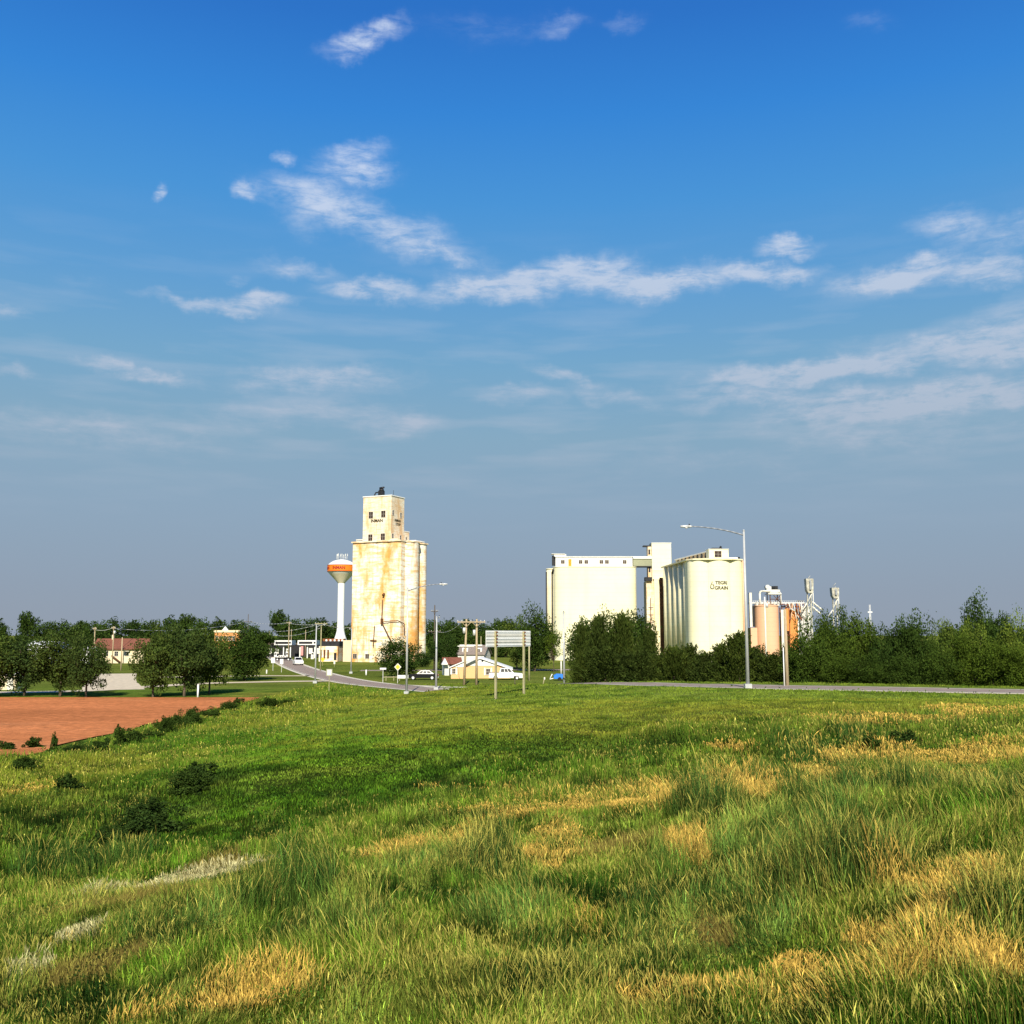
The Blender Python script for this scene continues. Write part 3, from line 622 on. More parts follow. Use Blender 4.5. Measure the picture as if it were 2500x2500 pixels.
# row behind the red field
g_ = 'trees in the row behind the red field'
for (k, px, pt, D, wp, lb) in [
    ('open0', -30, 1532, 118, 170, 'broadleaf tree at the far left edge, its crown partly out of the picture'),
    ('open1', 62, 1538, 120, 150, 'broadleaf tree with splayed trunks in front of the small cream shed'),
    ('open2', 150, 1534, 119, 150, 'broadleaf tree behind the red field, second trunk right of the cream shed'),
    ('open3', 212, 1546, 117, 112, 'broadleaf tree just left of the pale driveway gap'),
    ('open1', 376, 1522, 117, 120, 'broadleaf tree just right of the pale driveway gap'),
    ('open0', 452, 1508, 119, 150, 'tallest broadleaf tree in the row, left of the short white marker post'),
    ('open3', 512, 1530, 124, 110, 'narrow broadleaf tree right of the short white marker post')]:
    tree(k, px, pt, D, wp, lb, 'tree', g_)
tree('dense0', 598, 1532, 160, 145, 'large round dark green tree beside the pale gravel path, left of the road')
tree('dense1', 970, 1558, 172, 122, 'round dark tree hiding the foot of the stained grain elevator')
tree('dense2', 1085, 1545, 205, 75, 'dark tree between the stained elevator and the peach house')
tree('dense1', 1030, 1590, 225, 50, 'small dark tree at the right foot of the stained elevator')
tree('dense0', 1305, 1484, 200, 120, 'big dark tree with leaning limbs behind the back of the road sign')
tree('open2', 1262, 1508, 212, 90, 'dark tree rising left of the big leaning tree, above the road sign')
tree('sparse0', 1352, 1530, 196, 50, 'thin ragged tree at the left corner of the pale yellow elevator')
# tall trees in front of the pale elevator and the cedar row
for (k, px, pt, D, wp, lb) in [('dense2', 1432, 1503, 140, 110, 'dark spiky-topped tree, left one of three in front of the wide pale elevator'),
    ('dense0', 1492, 1500, 142, 120, 'dark spiky-topped tree, middle one of three in front of the wide pale elevator'),
    ('dense1', 1556, 1492, 140, 115, 'dark spiky-topped tree, right one of three, by the crossarm utility pole')]:
    tree(k, px, pt, D, wp, lb, 'tree', 'dark trees before the wide pale elevator')
for (k, px, pt, D, wp, lb) in [(1, 1422, 1512, 132, 50, 'ragged cedar at the left edge of the trees before the wide pale elevator'), (2, 1462, 1492, 136, 70, 'cedar with a ragged tip left of centre before the wide pale elevator'), (3, 1522, 1486, 136, 70, 'cedar whose tip stands highest before the wide pale elevator'), (0, 1588, 1530, 132, 60, 'cedar at the right edge of the trees before the wide pale elevator')]:
    tree('cedar%d' % k, px, pt, D, wp * 1.5, lb, 'tree', 'cedars before the wide pale elevator')
ced = [(1420, 1590, 34), (1446, 1580, 56), (1478, 1572, 70), (1525, 1588, 66), (1568, 1582, 62), (1608, 1600, 62), (1645, 1572, 66), (1684, 1566, 62), (1722, 1588, 60), (1760, 1562, 62), (1806, 1536, 66), (1848, 1572, 66), (1888, 1592, 64), (1930, 1572, 66)]
for i, (px, pt, wp) in enumerate(ced):
    D = np.interp(px, [1380, 1600, 1950], [119, 112, 99]) + (i % 2) * 2.5
    tree('cedar%d' % (i % 4), px, pt, D, wp * 2.0, 'bushy cedar behind the road, %s from the left in the cedar row' % ordn[i], 'tree', 'cedars in the row behind the road')
# thicket to the right
thk = [('full0', 1962, 1548, 99, 105), ('full1', 2026, 1506, 102, 118), ('full2', 2102, 1492, 104, 112), ('full3', 2164, 1522, 100, 92), ('full0', 2232, 1500, 99, 118), ('light0', 2306, 1516, 102, 96), ('full1', 2290, 1565, 92, 100),
       ('full2', 2352, 1540, 92, 100), ('light1', 2376, 1498, 110, 100), ('full3', 2424, 1552, 90, 104), ('light2', 2470, 1508, 102, 104), ('full0', 2498, 1572, 88, 100), ('full1', 2120, 1588, 94, 100), ('full2', 2200, 1596, 93, 96), ('full3', 2045, 1592, 96, 96), ('full1', 2560, 1512, 96, 120)]
for i, (k, px, pt, D, wp) in enumerate(thk):
    hue = 'yellow-green' if k[0] == 'l' else 'olive green'
    back = 'front' if pt > 1538 else 'taller back'
    tree(k, px, pt, D, wp, '%s tree, %s rank of the thicket, %s from the left' % (hue, back.split()[-1], ordn[sorted(t[1] for t in thk).index(px)]), 'tree', 'trees of the thicket on the right')
tree('sparse1', 1990, 1496, 130, 120, 'scrubby half bare tree beside the white grain bin')
tree('open2', 2045, 1490, 134, 110, 'scrubby tree under the far slender grain leg')
tree('dense0', 2388, 1462, 150, 118, 'tallest dark tree rising above the thicket at the right')
tree('dense2', 2450, 1490, 152, 90, 'dark shoulder tree right of the tallest tree')
# far tree lines
ft = [(-10, 1512), (62, 1494), (110, 1512), (150, 1514), (190, 1516), (235, 1512), (270, 1508), (320, 1514), (360, 1508), (410, 1504), (445, 1500), (490, 1506), (530, 1508), (570, 1514), (610, 1522), (645, 1540), (678, 1490), (712, 1506), (745, 1514), (780, 1508), (815, 1516), (850, 1522), (880, 1520), (1065, 1508), (1100, 1510), (1140, 1512), (1180, 1516), (1215, 1512), (1240, 1512), (1570, 1500), (1640, 1520), (2230, 1530), (2330, 1525), (2500, 1530)]
for i, (px, pt) in enumerate(ft):
    side = 'left of the elevators' if px < 900 else ('between the elevators' if px < 1300 else 'right side')
    if px == 62: lb = 'far tree standing highest at the left end of the skyline'
    elif px == 678: lb = 'far dark tree standing highest between the road and the water tower'
    else: lb = 'far tree in the distant tree line, part of the unbroken skyline'
    tree('far%d' % (i % 3), px, pt + 2, 385 + (i * 37 % 50) + (130 if 770 < px < 870 else 0), 76 if px not in (62, 678) else 66, lb, 'tree', 'far trees along the skyline', 'distant_tree')
for i, px in enumerate([-5, 40, 100, 165, 215, 275, 330, 390, 440, 560, 640, 700, 1075, 1120, 1160, 1200, 1235]):
    tree('far%d' % (i % 3), px, 1540 + (i * 13 % 14), 300 + (i * 29 % 40), 78, 'lower tree in front of the distant tree line among the town roofs', 'tree', 'lower trees among the town roofs', 'distant_tree')
# shrubs along the field edge and in the hollow
sa = crown_arrays(46, 60, .6, .34, .66, .062, seed=130, ragged=.75, low=0); sb = crown_arrays(46, 60, .6, .34, .66, .062, seed=131, ragged=.85, low=0)
sc = crown_arrays(120, 110, .62, .30, .60, .034, seed=133, ragged=.8, low=0); sdd = crown_arrays(120, 110, .62, .30, .60, .034, seed=134, ragged=.8, low=0)
shm = [mesh_only('foliage', s_[0], s_[1], fol_, s_[2]) for s_, fol_ in ((sa, fold), (sb, fold), (sc, fold), (sdd, fold))]
for i, (px, py, wpx, hpx, lb) in enumerate([(15, 1832, 44, 24, 'low leafy shrub at the left edge of the picture, on the red field border'), (82, 1828, 40, 28, 'small shrub on the red field border left of the tall dark weed'),
    (130, 1836, 22, 50, 'tall thin dark weed on the red field border'), (190, 1838, 60, 26, 'wide low shrub just right of the tall dark weed'), (248, 1836, 50, 34, 'dark shrub with a twiggy top at the bend of the field border'),
    (292, 1822, 40, 48, 'upright leafy shrub left of the roundest dark bush'), (326, 1814, 44, 36, 'roundest dark bush on the field border'), (366, 1804, 50, 26, 'low shrub between the round bush and the large bushes'),
    (402, 1790, 48, 40, 'large dark bush, left of the three largest along the red field'), (436, 1778, 50, 42, 'large dark bush, middle of the three largest along the red field'), (472, 1768, 46, 40, 'large dark bush, right of the three largest along the red field'),
    (518, 1752, 48, 26, 'dark bush past the three largest, towards the field corner'), (558, 1736, 46, 24, 'dark bush near the far corner of the red field'), (584, 1722, 26, 18, 'smallest bush at the far corner of the red field'),
    (655, 1728, 60, 24, 'low dark shrub patch on the slope past the field corner'), (705, 1720, 50, 16, 'flat dark shrub patch farthest right on the slope'), (365, 2040, 140, 84, 'big dark weedy bush in the grass hollow'), (295, 2058, 100, 56, 'dark bush left of the big weedy bush in the hollow'),
    (460, 1935, 96, 52, 'dark bush on the ridge above the big weedy bush'), (492, 1905, 70, 44, 'small bush at the upper end of the hollow'), (2125, 1838, 60, 50, 'dark tuft bush on the right slope'), (2205, 1824, 60, 40, 'thin dark bush right of the dark tuft bush'), (60, 1880, 70, 30, 'low dark bush left in the rough grass below the red field'), (160, 1930, 60, 36, 'small dark bush in the rough grass left of the hollow')]):
    p = hit(px, py); s = wpx / 2500 * p.y / 1.15; r = thing('shrub', lb, 'shrub', (p.x, p.y, p.z - .05), i, 'shrubs in the field and along its border'); r.scale = (s, s * .8, hpx / 2500 * p.y / 1.05)
    o = bpy.data.objects.new('foliage', shm[i % 2 + (2 if s > 1.2 else 0)]); col.objects.link(o); o.parent = r

# ------------------------------------------------------------------ stained grain elevator
def arc_pts(p, q, sag, n=10):
    """convex arc from p to q bulging to the right-hand side of p->q by sag (ccw outline)"""
    p = Vector(p); q = Vector(q); d = q - p; L_ = d.length; d.normalize(); nrm = Vector((d.y, -d.x)); r = (L_ * L_ / 4 + sag * sag) / (2 * sag); c = (p + q) / 2 - nrm * (r - sag)
    a0 = math.atan2((p - c).y, (p - c).x); a1 = math.atan2((q - c).y, (q - c).x)
    if a1 < a0: a1 += 2 * math.pi
    return [(c.x + r * math.cos(a0 + (a1 - a0) * i / n), c.y + r * math.sin(a0 + (a1 - a0) * i / n)) for i in range(n)]
def window(parent, x, z, w_, h_, face='front', d=0.0, frame=True, glass='brownglass', name='window'):
    """a window standing slightly proud of a wall: face front -> plane y=d, right -> plane x=d"""
    g = MB(); f = MB()
    def bx(b, a0, a1, c0, c1, o0, o1):
        if face == 'front': b.box(a0, a1, d - o1, d - o0, c0, c1)
        else: b.box(d + o0, d + o1, a0, a1, c0, c1)
    bx(g, x - w_ / 2, x + w_ / 2, z, z + h_, .0, .03)
    o = g.build(name, M[glass], parent)
    if frame:
        t = .07
        bx(f, x - w_ / 2 - t, x + w_ / 2 + t, z - t, z, .0, .09); bx(f, x - w_ / 2 - t, x + w_ / 2 + t, z + h_, z + h_ + t, .0, .09)
        bx(f, x - w_ / 2 - t, x - w_ / 2, z, z + h_, .0, .08); bx(f, x + w_ / 2, x + w_ / 2 + t, z, z + h_, .0, .08); bx(f, x - .015, x + .015, z, z + h_, .03, .06); bx(f, x - w_ / 2, x - .015, z + h_ * .5 - .015, z + h_ * .5 + .015, .03, .05); bx(f, x + .015, x + w_ / 2, z + h_ * .5 - .015, z + h_ * .5 + .015, .03, .05)
        f.build('frame', M['offwhite'], o)
    return o
E = thing('grain_elevator', 'tallest grain elevator, rust stained white concrete with a square windowed headhouse', 'grain elevator', (-28.7, 264, 0), R(-25))
ol = []
xs = np.linspace(-14.8, 0, 5)
for a, b in zip(xs[:-1], xs[1:]): ol += arc_pts((a, 0), (b - .12, 0), .13) + [(b - .12, 0), (b - .06, .12)]
ol += [(0, .1), (0, 2.0), (-.5, 2.05)] + arc_pts((-.4, 2.2), (-.4, 8.9), 2.0, 16) + [(-.4, 8.9), (-.9, 9.0)] + arc_pts((-.8, 9.2), (-.8, 13.7), 1.5, 12) + [(-.8, 13.7), (-14.8, 13.7)]
MB().prism(ol, -1, 31.1, sm=False).build('silo_wall', M['old_concrete'], E)
cp = [(x * 1.012 + .08, y * 1.02 - .14) for x, y in [(-14.9, -.35), (.05, -.35), (.1, 2.2), (1.5, 4), (1.6, 7), (.1, 9.2), (.8, 10.5), (.8, 12.6), (-.7, 13.8), (-14.9, 13.8)]]
MB().prism(cp, 31.103, 31.45).build('roof_slab', M['tower_concrete'], E)
hh = MB(); hh.box(-12, -3.3, .35, 6.85, 31.453, 43.2); hho = hh.build('headhouse', M['tower_concrete'], E)
MB().box(-12.15, -3.15, .2, 7.0, 43.203, 43.45).build('cornice', M['white'], hho)
MB().box(-8.5, -3.6, 6.853, 10.1, 31.453, 34.4).build('stair_house', M['tower_concrete'], E)
MB().box(-8.6, -3.5, 6.95, 10.2, 34.403, 34.6).build('roof', M['white'], E)
for x, z in ((-9.55, 37.5), (-5.7, 37.6), (-9.6, 31.5), (-5.75, 31.6)): window(hho, x, z, 1.3, 1.75, 'front', .35)
for y, z in ((1.2, 38.2), (5.1, 37.9), (1.1, 32.0), (5.0, 31.9)): window(hho, y, z, .85, 1.25, 'right', -3.3)
window(E, 8.5, 31.7, .8, 1.3, 'right', -3.6)
text_mesh('INMAN', 1.15, 'lettering', M['letters'], hho, .015, place=((-7.7, .33, 36.75), 0))
text_mesh('INMAN', .95, 'lettering', M['letters'], hho, .015, place=((-3.28, 3.6, 36.9), R(90)))
text_mesh('COOP', .85, 'lettering', M['letters'], hho, .015, place=((-3.28, 3.8, 35.95), R(90)))
k = MB(); k.box(-8.0, -6.7, 1.2, 2.4, 43.453, 44.9); k.cyl((-7.3, 1.8, 44.9), (-7.3, 1.8, 45.35), .7, .6, 14); k.cyl((-7.7, 1.7, 45.5), (-6.4, 1.6, 45.75), .38, .22, 12); k.tube([(-7.9, 1.8, 44.55), (-9.1, 1.8, 44.5), (-9.7, 1.8, 43.45)], .17)
k.build('roof_fan', M['dark'], E)
MB().cyl((-4.6, 3.4, 43.453), (-4.6, 3.4, 45.1), .05).build('antenna', M['dark'], E)
k = MB(); k.box(-14.5, -12.05, 1.0, 2.0, 31.453, 31.75); k.box(-14.4, -12.05, .8, 2.2, 31.9, 32.15); 
for x in (-14.3, -13.2, -12.3): k.box(x - .05, x + .05, .9, 1.0, 31.75, 31.9)
k.build('conveyor', M['offwhite'], E)
k = MB(); k.box(-3.4, -1.9, 10.4, 15, 31.453, 31.9); k.box(-3.6, -1.7, 10.3, 15.1, 32.0, 32.3); k.build('conveyor', M['white'], E)
k = MB(); k.box(-3.2, -.9, -.25, .28, 31.453, 31.8); k.build('duct', M['cream'], E)
def fx_(px): return -14.8 + (px - 860) / 116 * 14.8
def fz_(py): return 7 + (1550 - py) * .1068
k = MB(); k.tube([(fx_(937), -.55, fz_(1465)), (fx_(935.5), -.55, fz_(1512))], .12); k.build('spout', M['brown'], E)
k = MB(); k.box(fx_(934), fx_(938), -.85, -.33, fz_(1524), fz_(1511)); k.tube([(fx_(937), -.6, fz_(1522)), (fx_(962), -.6, fz_(1572))], .13); k.build('spout', M['brown'], E)
k = MB(); k.tube([(fx_(938), -.6, fz_(1520)), (fx_(946), -.6, fz_(1517.5)), (fx_(974), -.6, fz_(1516)), (.6, 1.2, fz_(1524)), (.7, 1.2, fz_(1552))], .11); k.build('spout', M['brown'], E)
k = MB(); k.tube([(fx_(918), -.5, fz_(1528)), (fx_(916), -.5, fz_(1578))], .11); k.box(fx_(908), fx_(923), -.5, -.35, fz_(1564), fz_(1562)); k.build('spout', M['brown'], E)
k = MB(); k.tube([(fx_(939), -.33, fz_(1451)), (fx_(939.1), -.9, fz_(1455))], .3); k.build('spout_hood', M['brown'], E)
for px in (869, 899): window(E, fx_(px + 2), fz_(1606), 1.15, 1.05, 'front', -.26)
k = MB(); k.box(-14.8 - 2.9, -14.803, .6, 9, -1, 5.6); k.build('annex', M['wall'], E)
A = thing('warehouse', 'low cream warehouse with a dark flat roof attached left of the tall elevator', 'warehouse', (-51.2, 274, 0), R(-8))
MB().box(0, 5.1, 0, 7, -1, 4.0).build('wall', M['old_concrete'], A); MB().box(-.2, 5.2, 1.2, 7.2, 4.003, 5.3).build('roof', M['dark'], A)
MB().box(4.15, 4.85, -.06, -.003, .4, 2.3).build('door', M['dark'], A)
for x in (.3, 1.3, 2.3): MB().box(x, x + .5, -.06, -.003, .8, 3.1).build('loading_door', M['brown'], A)
# red roofed shed at the tower foot
A = thing('shed', 'small brick red shed with white doors standing at the foot of the water tower', 'shed', (-53.4, 300, 0), 0)
MB().box(-1.6, 4.6, 0, 3, -1, 5.9).build('wall', M['rust'], A)
for x in (-.8, .4, 1.6, 2.8, 3.8): MB().box(x, x + .5, -.05, -.003, 4.4, 5.7).build('door', M['white'], A)

# ------------------------------------------------------------------ water tower
def z480(py): return 7 + (1550 - py) / 2500 * 480
Wt = thing('water_tower', 'white water tower with an orange lettered band beside the stained elevator', 'water tower', (XX(832, 480), 480, 0))
k = MB(); k.lathe([(4.6, -1), (4.0, 1.5), (3.0, 4.7), (2.2, 7), (1.75, 9), (1.6, 12), (1.6, z480(1425))], 40); k.build('column', M['white'], Wt)
k = MB(); k.lathe([(1.6, z480(1425)), (1.75, z480(1424)), (5.6, z480(1402.5))], 48); k.build('bowl', mat('tank_underside', (.90, .80, .60), .7, var=.05), Wt)
k = MB(); k.lathe([(5.6, z480(1402.5)), (6.3, z480(1398.5)), (6.5, z480(1397))], 48); k.lathe([(6.5, z480(1381)), (6.25, z480(1379.5)), (5.4, z480(1375.5)), (4, z480(1371)), (2.4, z480(1368.5)), (1.0, z480(1367)), (0, z480(1366))], 48); k.build('tank', M['white'], Wt)
k = MB(); k.lathe([(6.5, z480(1397)), (6.62, z480(1396)), (6.68, z480(1389)), (6.62, z480(1382)), (6.5, z480(1381))], 48); k.build('band', M['tankorange'], Wt)
for zc in (1396.6, 1381.4):
    k = MB(); k.lathe([(6.5, z480(zc) - .12), (6.74, z480(zc) - .1), (6.74, z480(zc) + .1), (6.5, z480(zc) + .12)], 48); k.build('rim', M['darkred'], Wt)
for a in (-3, -75, 80): text_mesh('INMAN', 1.9, 'lettering', M['darkred'], Wt, .02, bend=6.72, place=((0, 0, z480(1389)), R(a)))
for i in range(9):
    a = i * .698; r_ = 1.9 if i % 2 else 2.6
    k = MB(); p = (r_ * math.cos(a), r_ * math.sin(a)); k.cyl((*p, z480(1369)), (*p, z480(1352 + 3 * (i % 3))), .06, n=6); k.box(p[0] - .14, p[0] + .14, p[1] - .14, p[1] + .14, z480(1359), z480(1353.5)); k.build('antenna', M['steel'], Wt)
k = MB(); k.lathe([(2.6, z480(1360)), (2.7, z480(1360) + .08)], 16); 
for i in range(16): a = i * .3927; k.cyl((2.6 * math.cos(a), 2.6 * math.sin(a), z480(1368)), (2.6 * math.cos(a), 2.6 * math.sin(a), z480(1360)), .04, n=5)
k.build('railing', M['steel'], Wt)

# ------------------------------------------------------------------ wide pale elevator
def rrect(x0, x1, y0, y1, r, n=8):
    P = []
    for cx, cy, a in ((x1 - r, y0 + r, -90), (x1 - r, y1 - r, 0), (x0 + r, y1 - r, 90), (x0 + r, y0 + r, 180)):
        P += [(cx + r * math.cos(R(a + 90 * i / n)), cy + r * math.sin(R(a + 90 * i / n))) for i in range(n + 1)]
    return P
B = thing('grain_elevator', 'wide pale yellow concrete elevator with a long windowed gallery on its roof', 'grain elevator', (11.6, 285, 0), 0)
def bx_(px, D=285): return XX(px, D, 1450) - 11.6
k = MB(); k.prism(rrect(0, bx_(1557), 0, 17, 3.2, 10), -1, 25.75, sm=False); so = k.build('silo_wall', M['cream'], B); 
k = MB(); k.prism(rrect(-.1, bx_(1557) + .1, -.12, 17.1, 3.3, 10), 25.753, 26.0); k.build('roof_slab', M['cream2'], B)
k = MB(); k.cyl((.35, 5.2, -1), (.35, 5.2, 25.3), 2.25, n=28); k.build('small_silo', M['cream2'], B)
MB().cyl((.35, 5.2, 25.303), (.35, 5.2, 25.6), 2.35, n=28).build('roof_slab', M['cream2'], B)
g0, g1_ = bx_(1357, 288), bx_(1545, 288)
MB().box(g0, g1_, 3, 8, 26.003, 28.75).build('gallery', M['white'], B)
MB().box(g0 - .2, g1_ + .3, 2.75, 8.25, 28.753, 28.98).build('gallery_roof', M['steel'], B)
k = MB(); k.box(bx_(1353, 288), bx_(1383, 288), 3.2, 6, 28.983, 29.6); k.box(bx_(1347, 288), bx_(1380, 288), 3.0, 6.2, 29.603, 29.75); k.build('roof_hatch', M['offwhite'], B)
k = MB(); k.box(g0 - .9, g0 - .02, 4, 7, 26.6, 29.2); k.build('fan_housing', M['dark'], B)
for px in (1374.5, 1418, 1432, 1469, 1482.5, 1526): window(B, bx_(px, 288), 26.9, 1.05, 1.0, 'front', 3.0)
MB().box(bx_(1388, 288), bx_(1396, 288), 2.93, 2.997, 26.1, 28.2).build('door', M['golden'], B)
MB().box(bx_(1354), bx_(1358), -.5, -.1, 11.8, 12.0).build('bracket', M['brown'], B)
k = MB(); k.cyl((-2.05 + .1, 2.9, 0), (-2.05 + .1, 2.9, 24.6), .18, n=8); k.build('downpipe', M['dark'], B)
k = MB(); k.cyl((-.3, 2.9, 0), (-.3, 2.9, 24.2), .22, n=8); k.cyl((-.3, 2.9, 24.2), (.1, 2.2, 25.2), .3, .4, n=8); k.build('downpipe', M['dark'], B)
text = None
# bridge between the elevators
K = thing('conveyor_bridge', 'enclosed olive panelled conveyor bridge joining the two pale elevators', 'bridge', (0, 0, 0), 0)
x0, x1 = XX(1546, 290), XX(1594, 290)
MB().box(x0, x1, 288.6, 291, 26.3, 28.35).build('side_panel', M['olive'], K); MB().box(x0 - .5, x1, 288.3, 291.3, 28.353, 29.0).build('roof', M['white'], K); MB().box(x0, x1, 288.4, 291.2, 26.0, 26.297).build('deck', M['dark'], K)

# ------------------------------------------------------------------ right elevator: columns and tower
C2 = thing('grain_elevator', 'cream elevator of round silos in rows, black letters on its front silo', 'grain elevator', (0, 0, 0), 0)
ZT = 25.2
cen = [(46.0 - .50 * k, 252.7 + 5.05 * k) for k in range(6)] + [(51.2, 252.9), (55.0, 254.6)] + [(51.2 - .36 * k, 252.9 + 5.5 * k) for k in range(1, 6)]
for i, (x, y) in enumerate(cen):
    if i in (0, 6, 7): continue
    r = (2.8 if i == 0 else 2.42) if i < 6 else (2.85 if i == 6 else 2.0)
    k = MB(); k.cyl((x, y, -1), (x, y, ZT), r if i < 8 else 2.7, n=48); k.build('silo', M['cream2'] if i < 6 else M['cream'], C2)
for (p, q, sg) in (((43.25, 252.6), (47.9, 250.2), 1.35), ((47.92, 250.2), (53.2, 250.2), .8), ((53.22, 250.25), (56.6, 252.2), .55)):
    k = MB(); k.prism(arc_pts(p, q, sg, 22) + [q, (q[0], 256.5), (p[0], 256.5)], -1, ZT); k.build('silo', M['cream'], C2)
cap = MB(); cap.prism([(42.9, 252.4), (44.2, 250.1), (47.0, 249.15), (53.6, 249.15), (56.9, 251.9), (57.2, 257), (53.4, 281), (40.9, 281)], ZT + .003, ZT + .35); cap.build('roof_slab', M['cream2'], C2)
zt2 = ZT + .353
H2 = MB(); hx0, hx1 = XX(1733, 252), XX(1781, 252); H2.box(hx0, hx1, 251.4, 255.4, zt2, 27.9); h2 = H2.build('headhouse', M['cream'], C2)
MB().box(hx0 - .12, hx1 + .12, 251.28, 255.5, 27.903, 28.05).build('cornice', M['offwhite'], h2)
k = MB(); k.box(XX(1741, 252), XX(1766, 252), 251.3, 254, 28.053, 28.3); k.cyl((XX(1763, 252), 252.4, 28.3), (XX(1765, 252), 252.4, 28.75), .25); k.build('roof_vent', M['dark'], C2)
window(h2, XX(1756.5, 251.4), 25.95, 1.7, 1.55, 'front', 251.4)
# receding gallery with arched openings
ga = (hx0 + .3, 253.0); gb = (XX(1652, 283), 283.0)
dv = Vector((gb[0] - ga[0], gb[1] - ga[1])); gl = dv.length; ang = math.atan2(dv.y, dv.x)
Gy = bpy.data.objects.new('gallery', None); 
gm = MB(); gm.box(0, gl, -3.0, 0, zt2, 27.45)
go = gm.build('gallery', M['tower_concrete'], C2); go.location = (ga[0], ga[1], 0); go.rotation_euler = (0, 0, ang)
bpy.data.objects.remove(Gy)
MB().box(-.2, gl + .2, -3.2, .25, 27.453, 27.75).build('gallery_roof', M['white'], go)
for i in range(8):
    t = 1.6 + i * 3.6; k = MB(); k.box(t, t + 1.7, .003, .06, zt2 + .5, 26.7); k.cyl((t + .85, .003, 26.7), (t + .85, .06, 26.7), .85, n=16); k.build('opening', M['dark'], go)
MB().box(hx1 + .05, XX(1805, 252), 252, 254.6, zt2, 25.95).build('conveyor', M['white'], C2)
MB().cyl((XX(1808, 252), 252.6, zt2), (XX(1808, 252), 252.6, 26.1), .35).build('roof_vent', M['dark'], C2)
k = MB(); k.cyl((56.9, 252.2, -1), (56.9, 252.2, ZT), .3, n=10); k.build('downpipe', M['tan'], C2)
k = MB(); k.tube([(54.3, 252.2, 5), (54.3, 252.2, 18.2)], .16); k.build('spout', M['brown'], C2)
text_mesh('TEGRI', 1.12, 'lettering', M['letters'], C2, .02, bend=4.82, place=((50.56, 254.2, 19.55), R(5)))
text_mesh('GRAIN', 1.12, 'lettering', M['letters'], C2, .02, bend=4.82, place=((50.56, 254.2, 18.3), R(5)))
e = MB(); 
for i in range(14):
    t0 = math.pi * (1 + i / 14); t1 = math.pi * (1 + (i + 1) / 14); e.tube([(.42 * math.cos(t0), 0, .5 * math.sin(t0) - .1), (.42 * math.cos(t1), 0, .5 * math.sin(t1) - .1)], .085, 6)
e.tube([(-.42, 0, -.1), (-.3, 0, .5)], .085, 6); e.tube([(.42, 0, -.1), (.3, 0, .5)], .085, 6); e.tube([(0, 0, .35), (-.12, 0, .75), (.05, 0, 1.15)], .08, 6)
eo = e.build('emblem', M['letters'], C2); eo.location = (50.56 + 4.86 * math.sin(-.38), 254.2 - 4.9 * math.cos(-.38), 18.75); eo.rotation_euler = (0, 0, -.38)
Tw = thing('elevator_tower', 'square cream elevator tower with a plain white headhouse, between the bridge and the round silos', 'tower', (0, 0, 0), 0)
tx0, tx1 = XX(1594, 288), XX(1641, 288)
MB().box(tx0, tx1, 288, 293, -1, 25.0).build('shaft', M['cream2'], Tw); MB().box(tx0 - .03, tx1 + .03, 287.95, 293.03, 25.003, 32.6).build('headhouse', M['cream'], Tw)
MB().box(tx0 - .1, tx1 + .15, 287.85, 293.2, 32.603, 32.85).build('cornice', M['offwhite'], Tw)
k = MB(); k.box(tx0 - 1.0, tx0 - .05, 289, 292, 22, 31.8); k.build('stair_shaft', M['tower_concrete'], Tw)
k = MB(); k.box(tx0 - 2.2, tx0 - .1, 289.5, 291.5, 31.85, 32.2); k.build('platform', M['dark'], Tw)
for z in (29.6, 27.2, 24.6): MB().box(tx0 - .85, tx0 - .35, 288.9, 288.997, z, z + 1.4).build('opening', M['dark'], Tw)
ax0 = XX(1584, 286)
MB().box(ax0 - .5, ax0 + 1.55, 286.3, 292, -1, 21.9).build('annex', M['tower_concrete'], Tw); MB().box(ax0 + 1.553, XX(1620, 286), 285.6, 287.9, -1, 22.5).build('annex', M['cream2'], Tw)
MB().box(ax0 - .9, ax0 + 1.0, 285.5, 288, 21.9, 23.0).build('balcony', M['dark'], Tw)
k = MB(); k.box(XX(1612, 285), XX(1620, 285), 284.9, 285.55, -1, 22.8); k.build('duct', M['brown'], Tw)

# ------------------------------------------------------------------ orange grain plant
def PX(px, D=265): return XX(px, D, 1500)
def PZ(py, D=265): return 7 + (1550 - py) / 2500 * D
def solo(name, label, cat, D=265): return thing(name, label, cat, (0, 0, 0), 0)
K = solo('grain_bin', 'large tan steel grain bin with a dark left flank, right of the lettered silos', 'grain bin')
k = MB(); c = (PX(1871), 265.0); r = PX(1900) - PX(1871); k.lathe([(r, -1), (r, PZ(1481)), (r + .12, PZ(1481)), (r + .12, PZ(1479)), (.4, PZ(1474.5)), (0, PZ(1474.5))], 40, c); k.build('body', M['tan'], K)
k = MB(); 
for i in range(28): a = i * math.pi / 14; k.cyl((c[0] + r * math.cos(a), c[1] + r * math.sin(a), PZ(1479)), (c[0] + r * math.cos(a), c[1] + r * math.sin(a), PZ(1472)), .05, n=5)
for z in (1475, 1472): k.tube([(c[0] + r * math.cos(i * .2244), c[1] + r * math.sin(i * .2244), PZ(z)) for i in range(29)], .05, 5)
k.build('railing', M['offwhite'], K)
K = solo('grain_bin', 'narrow bright orange square bin between the rusty stair tower and the white bin', 'grain bin')
MB().box(PX(1923), PX(1944), 264, 266.5, -1, PZ(1489)).build('body', M['orange'], K); MB().box(PX(1944) + .003, PX(1947), 263.9, 266.5, -1, PZ(1488)).build('corner_post', M['offwhite'], K)
K = solo('grain_bin', 'round white grain bin at the right end of the orange plant', 'grain bin')
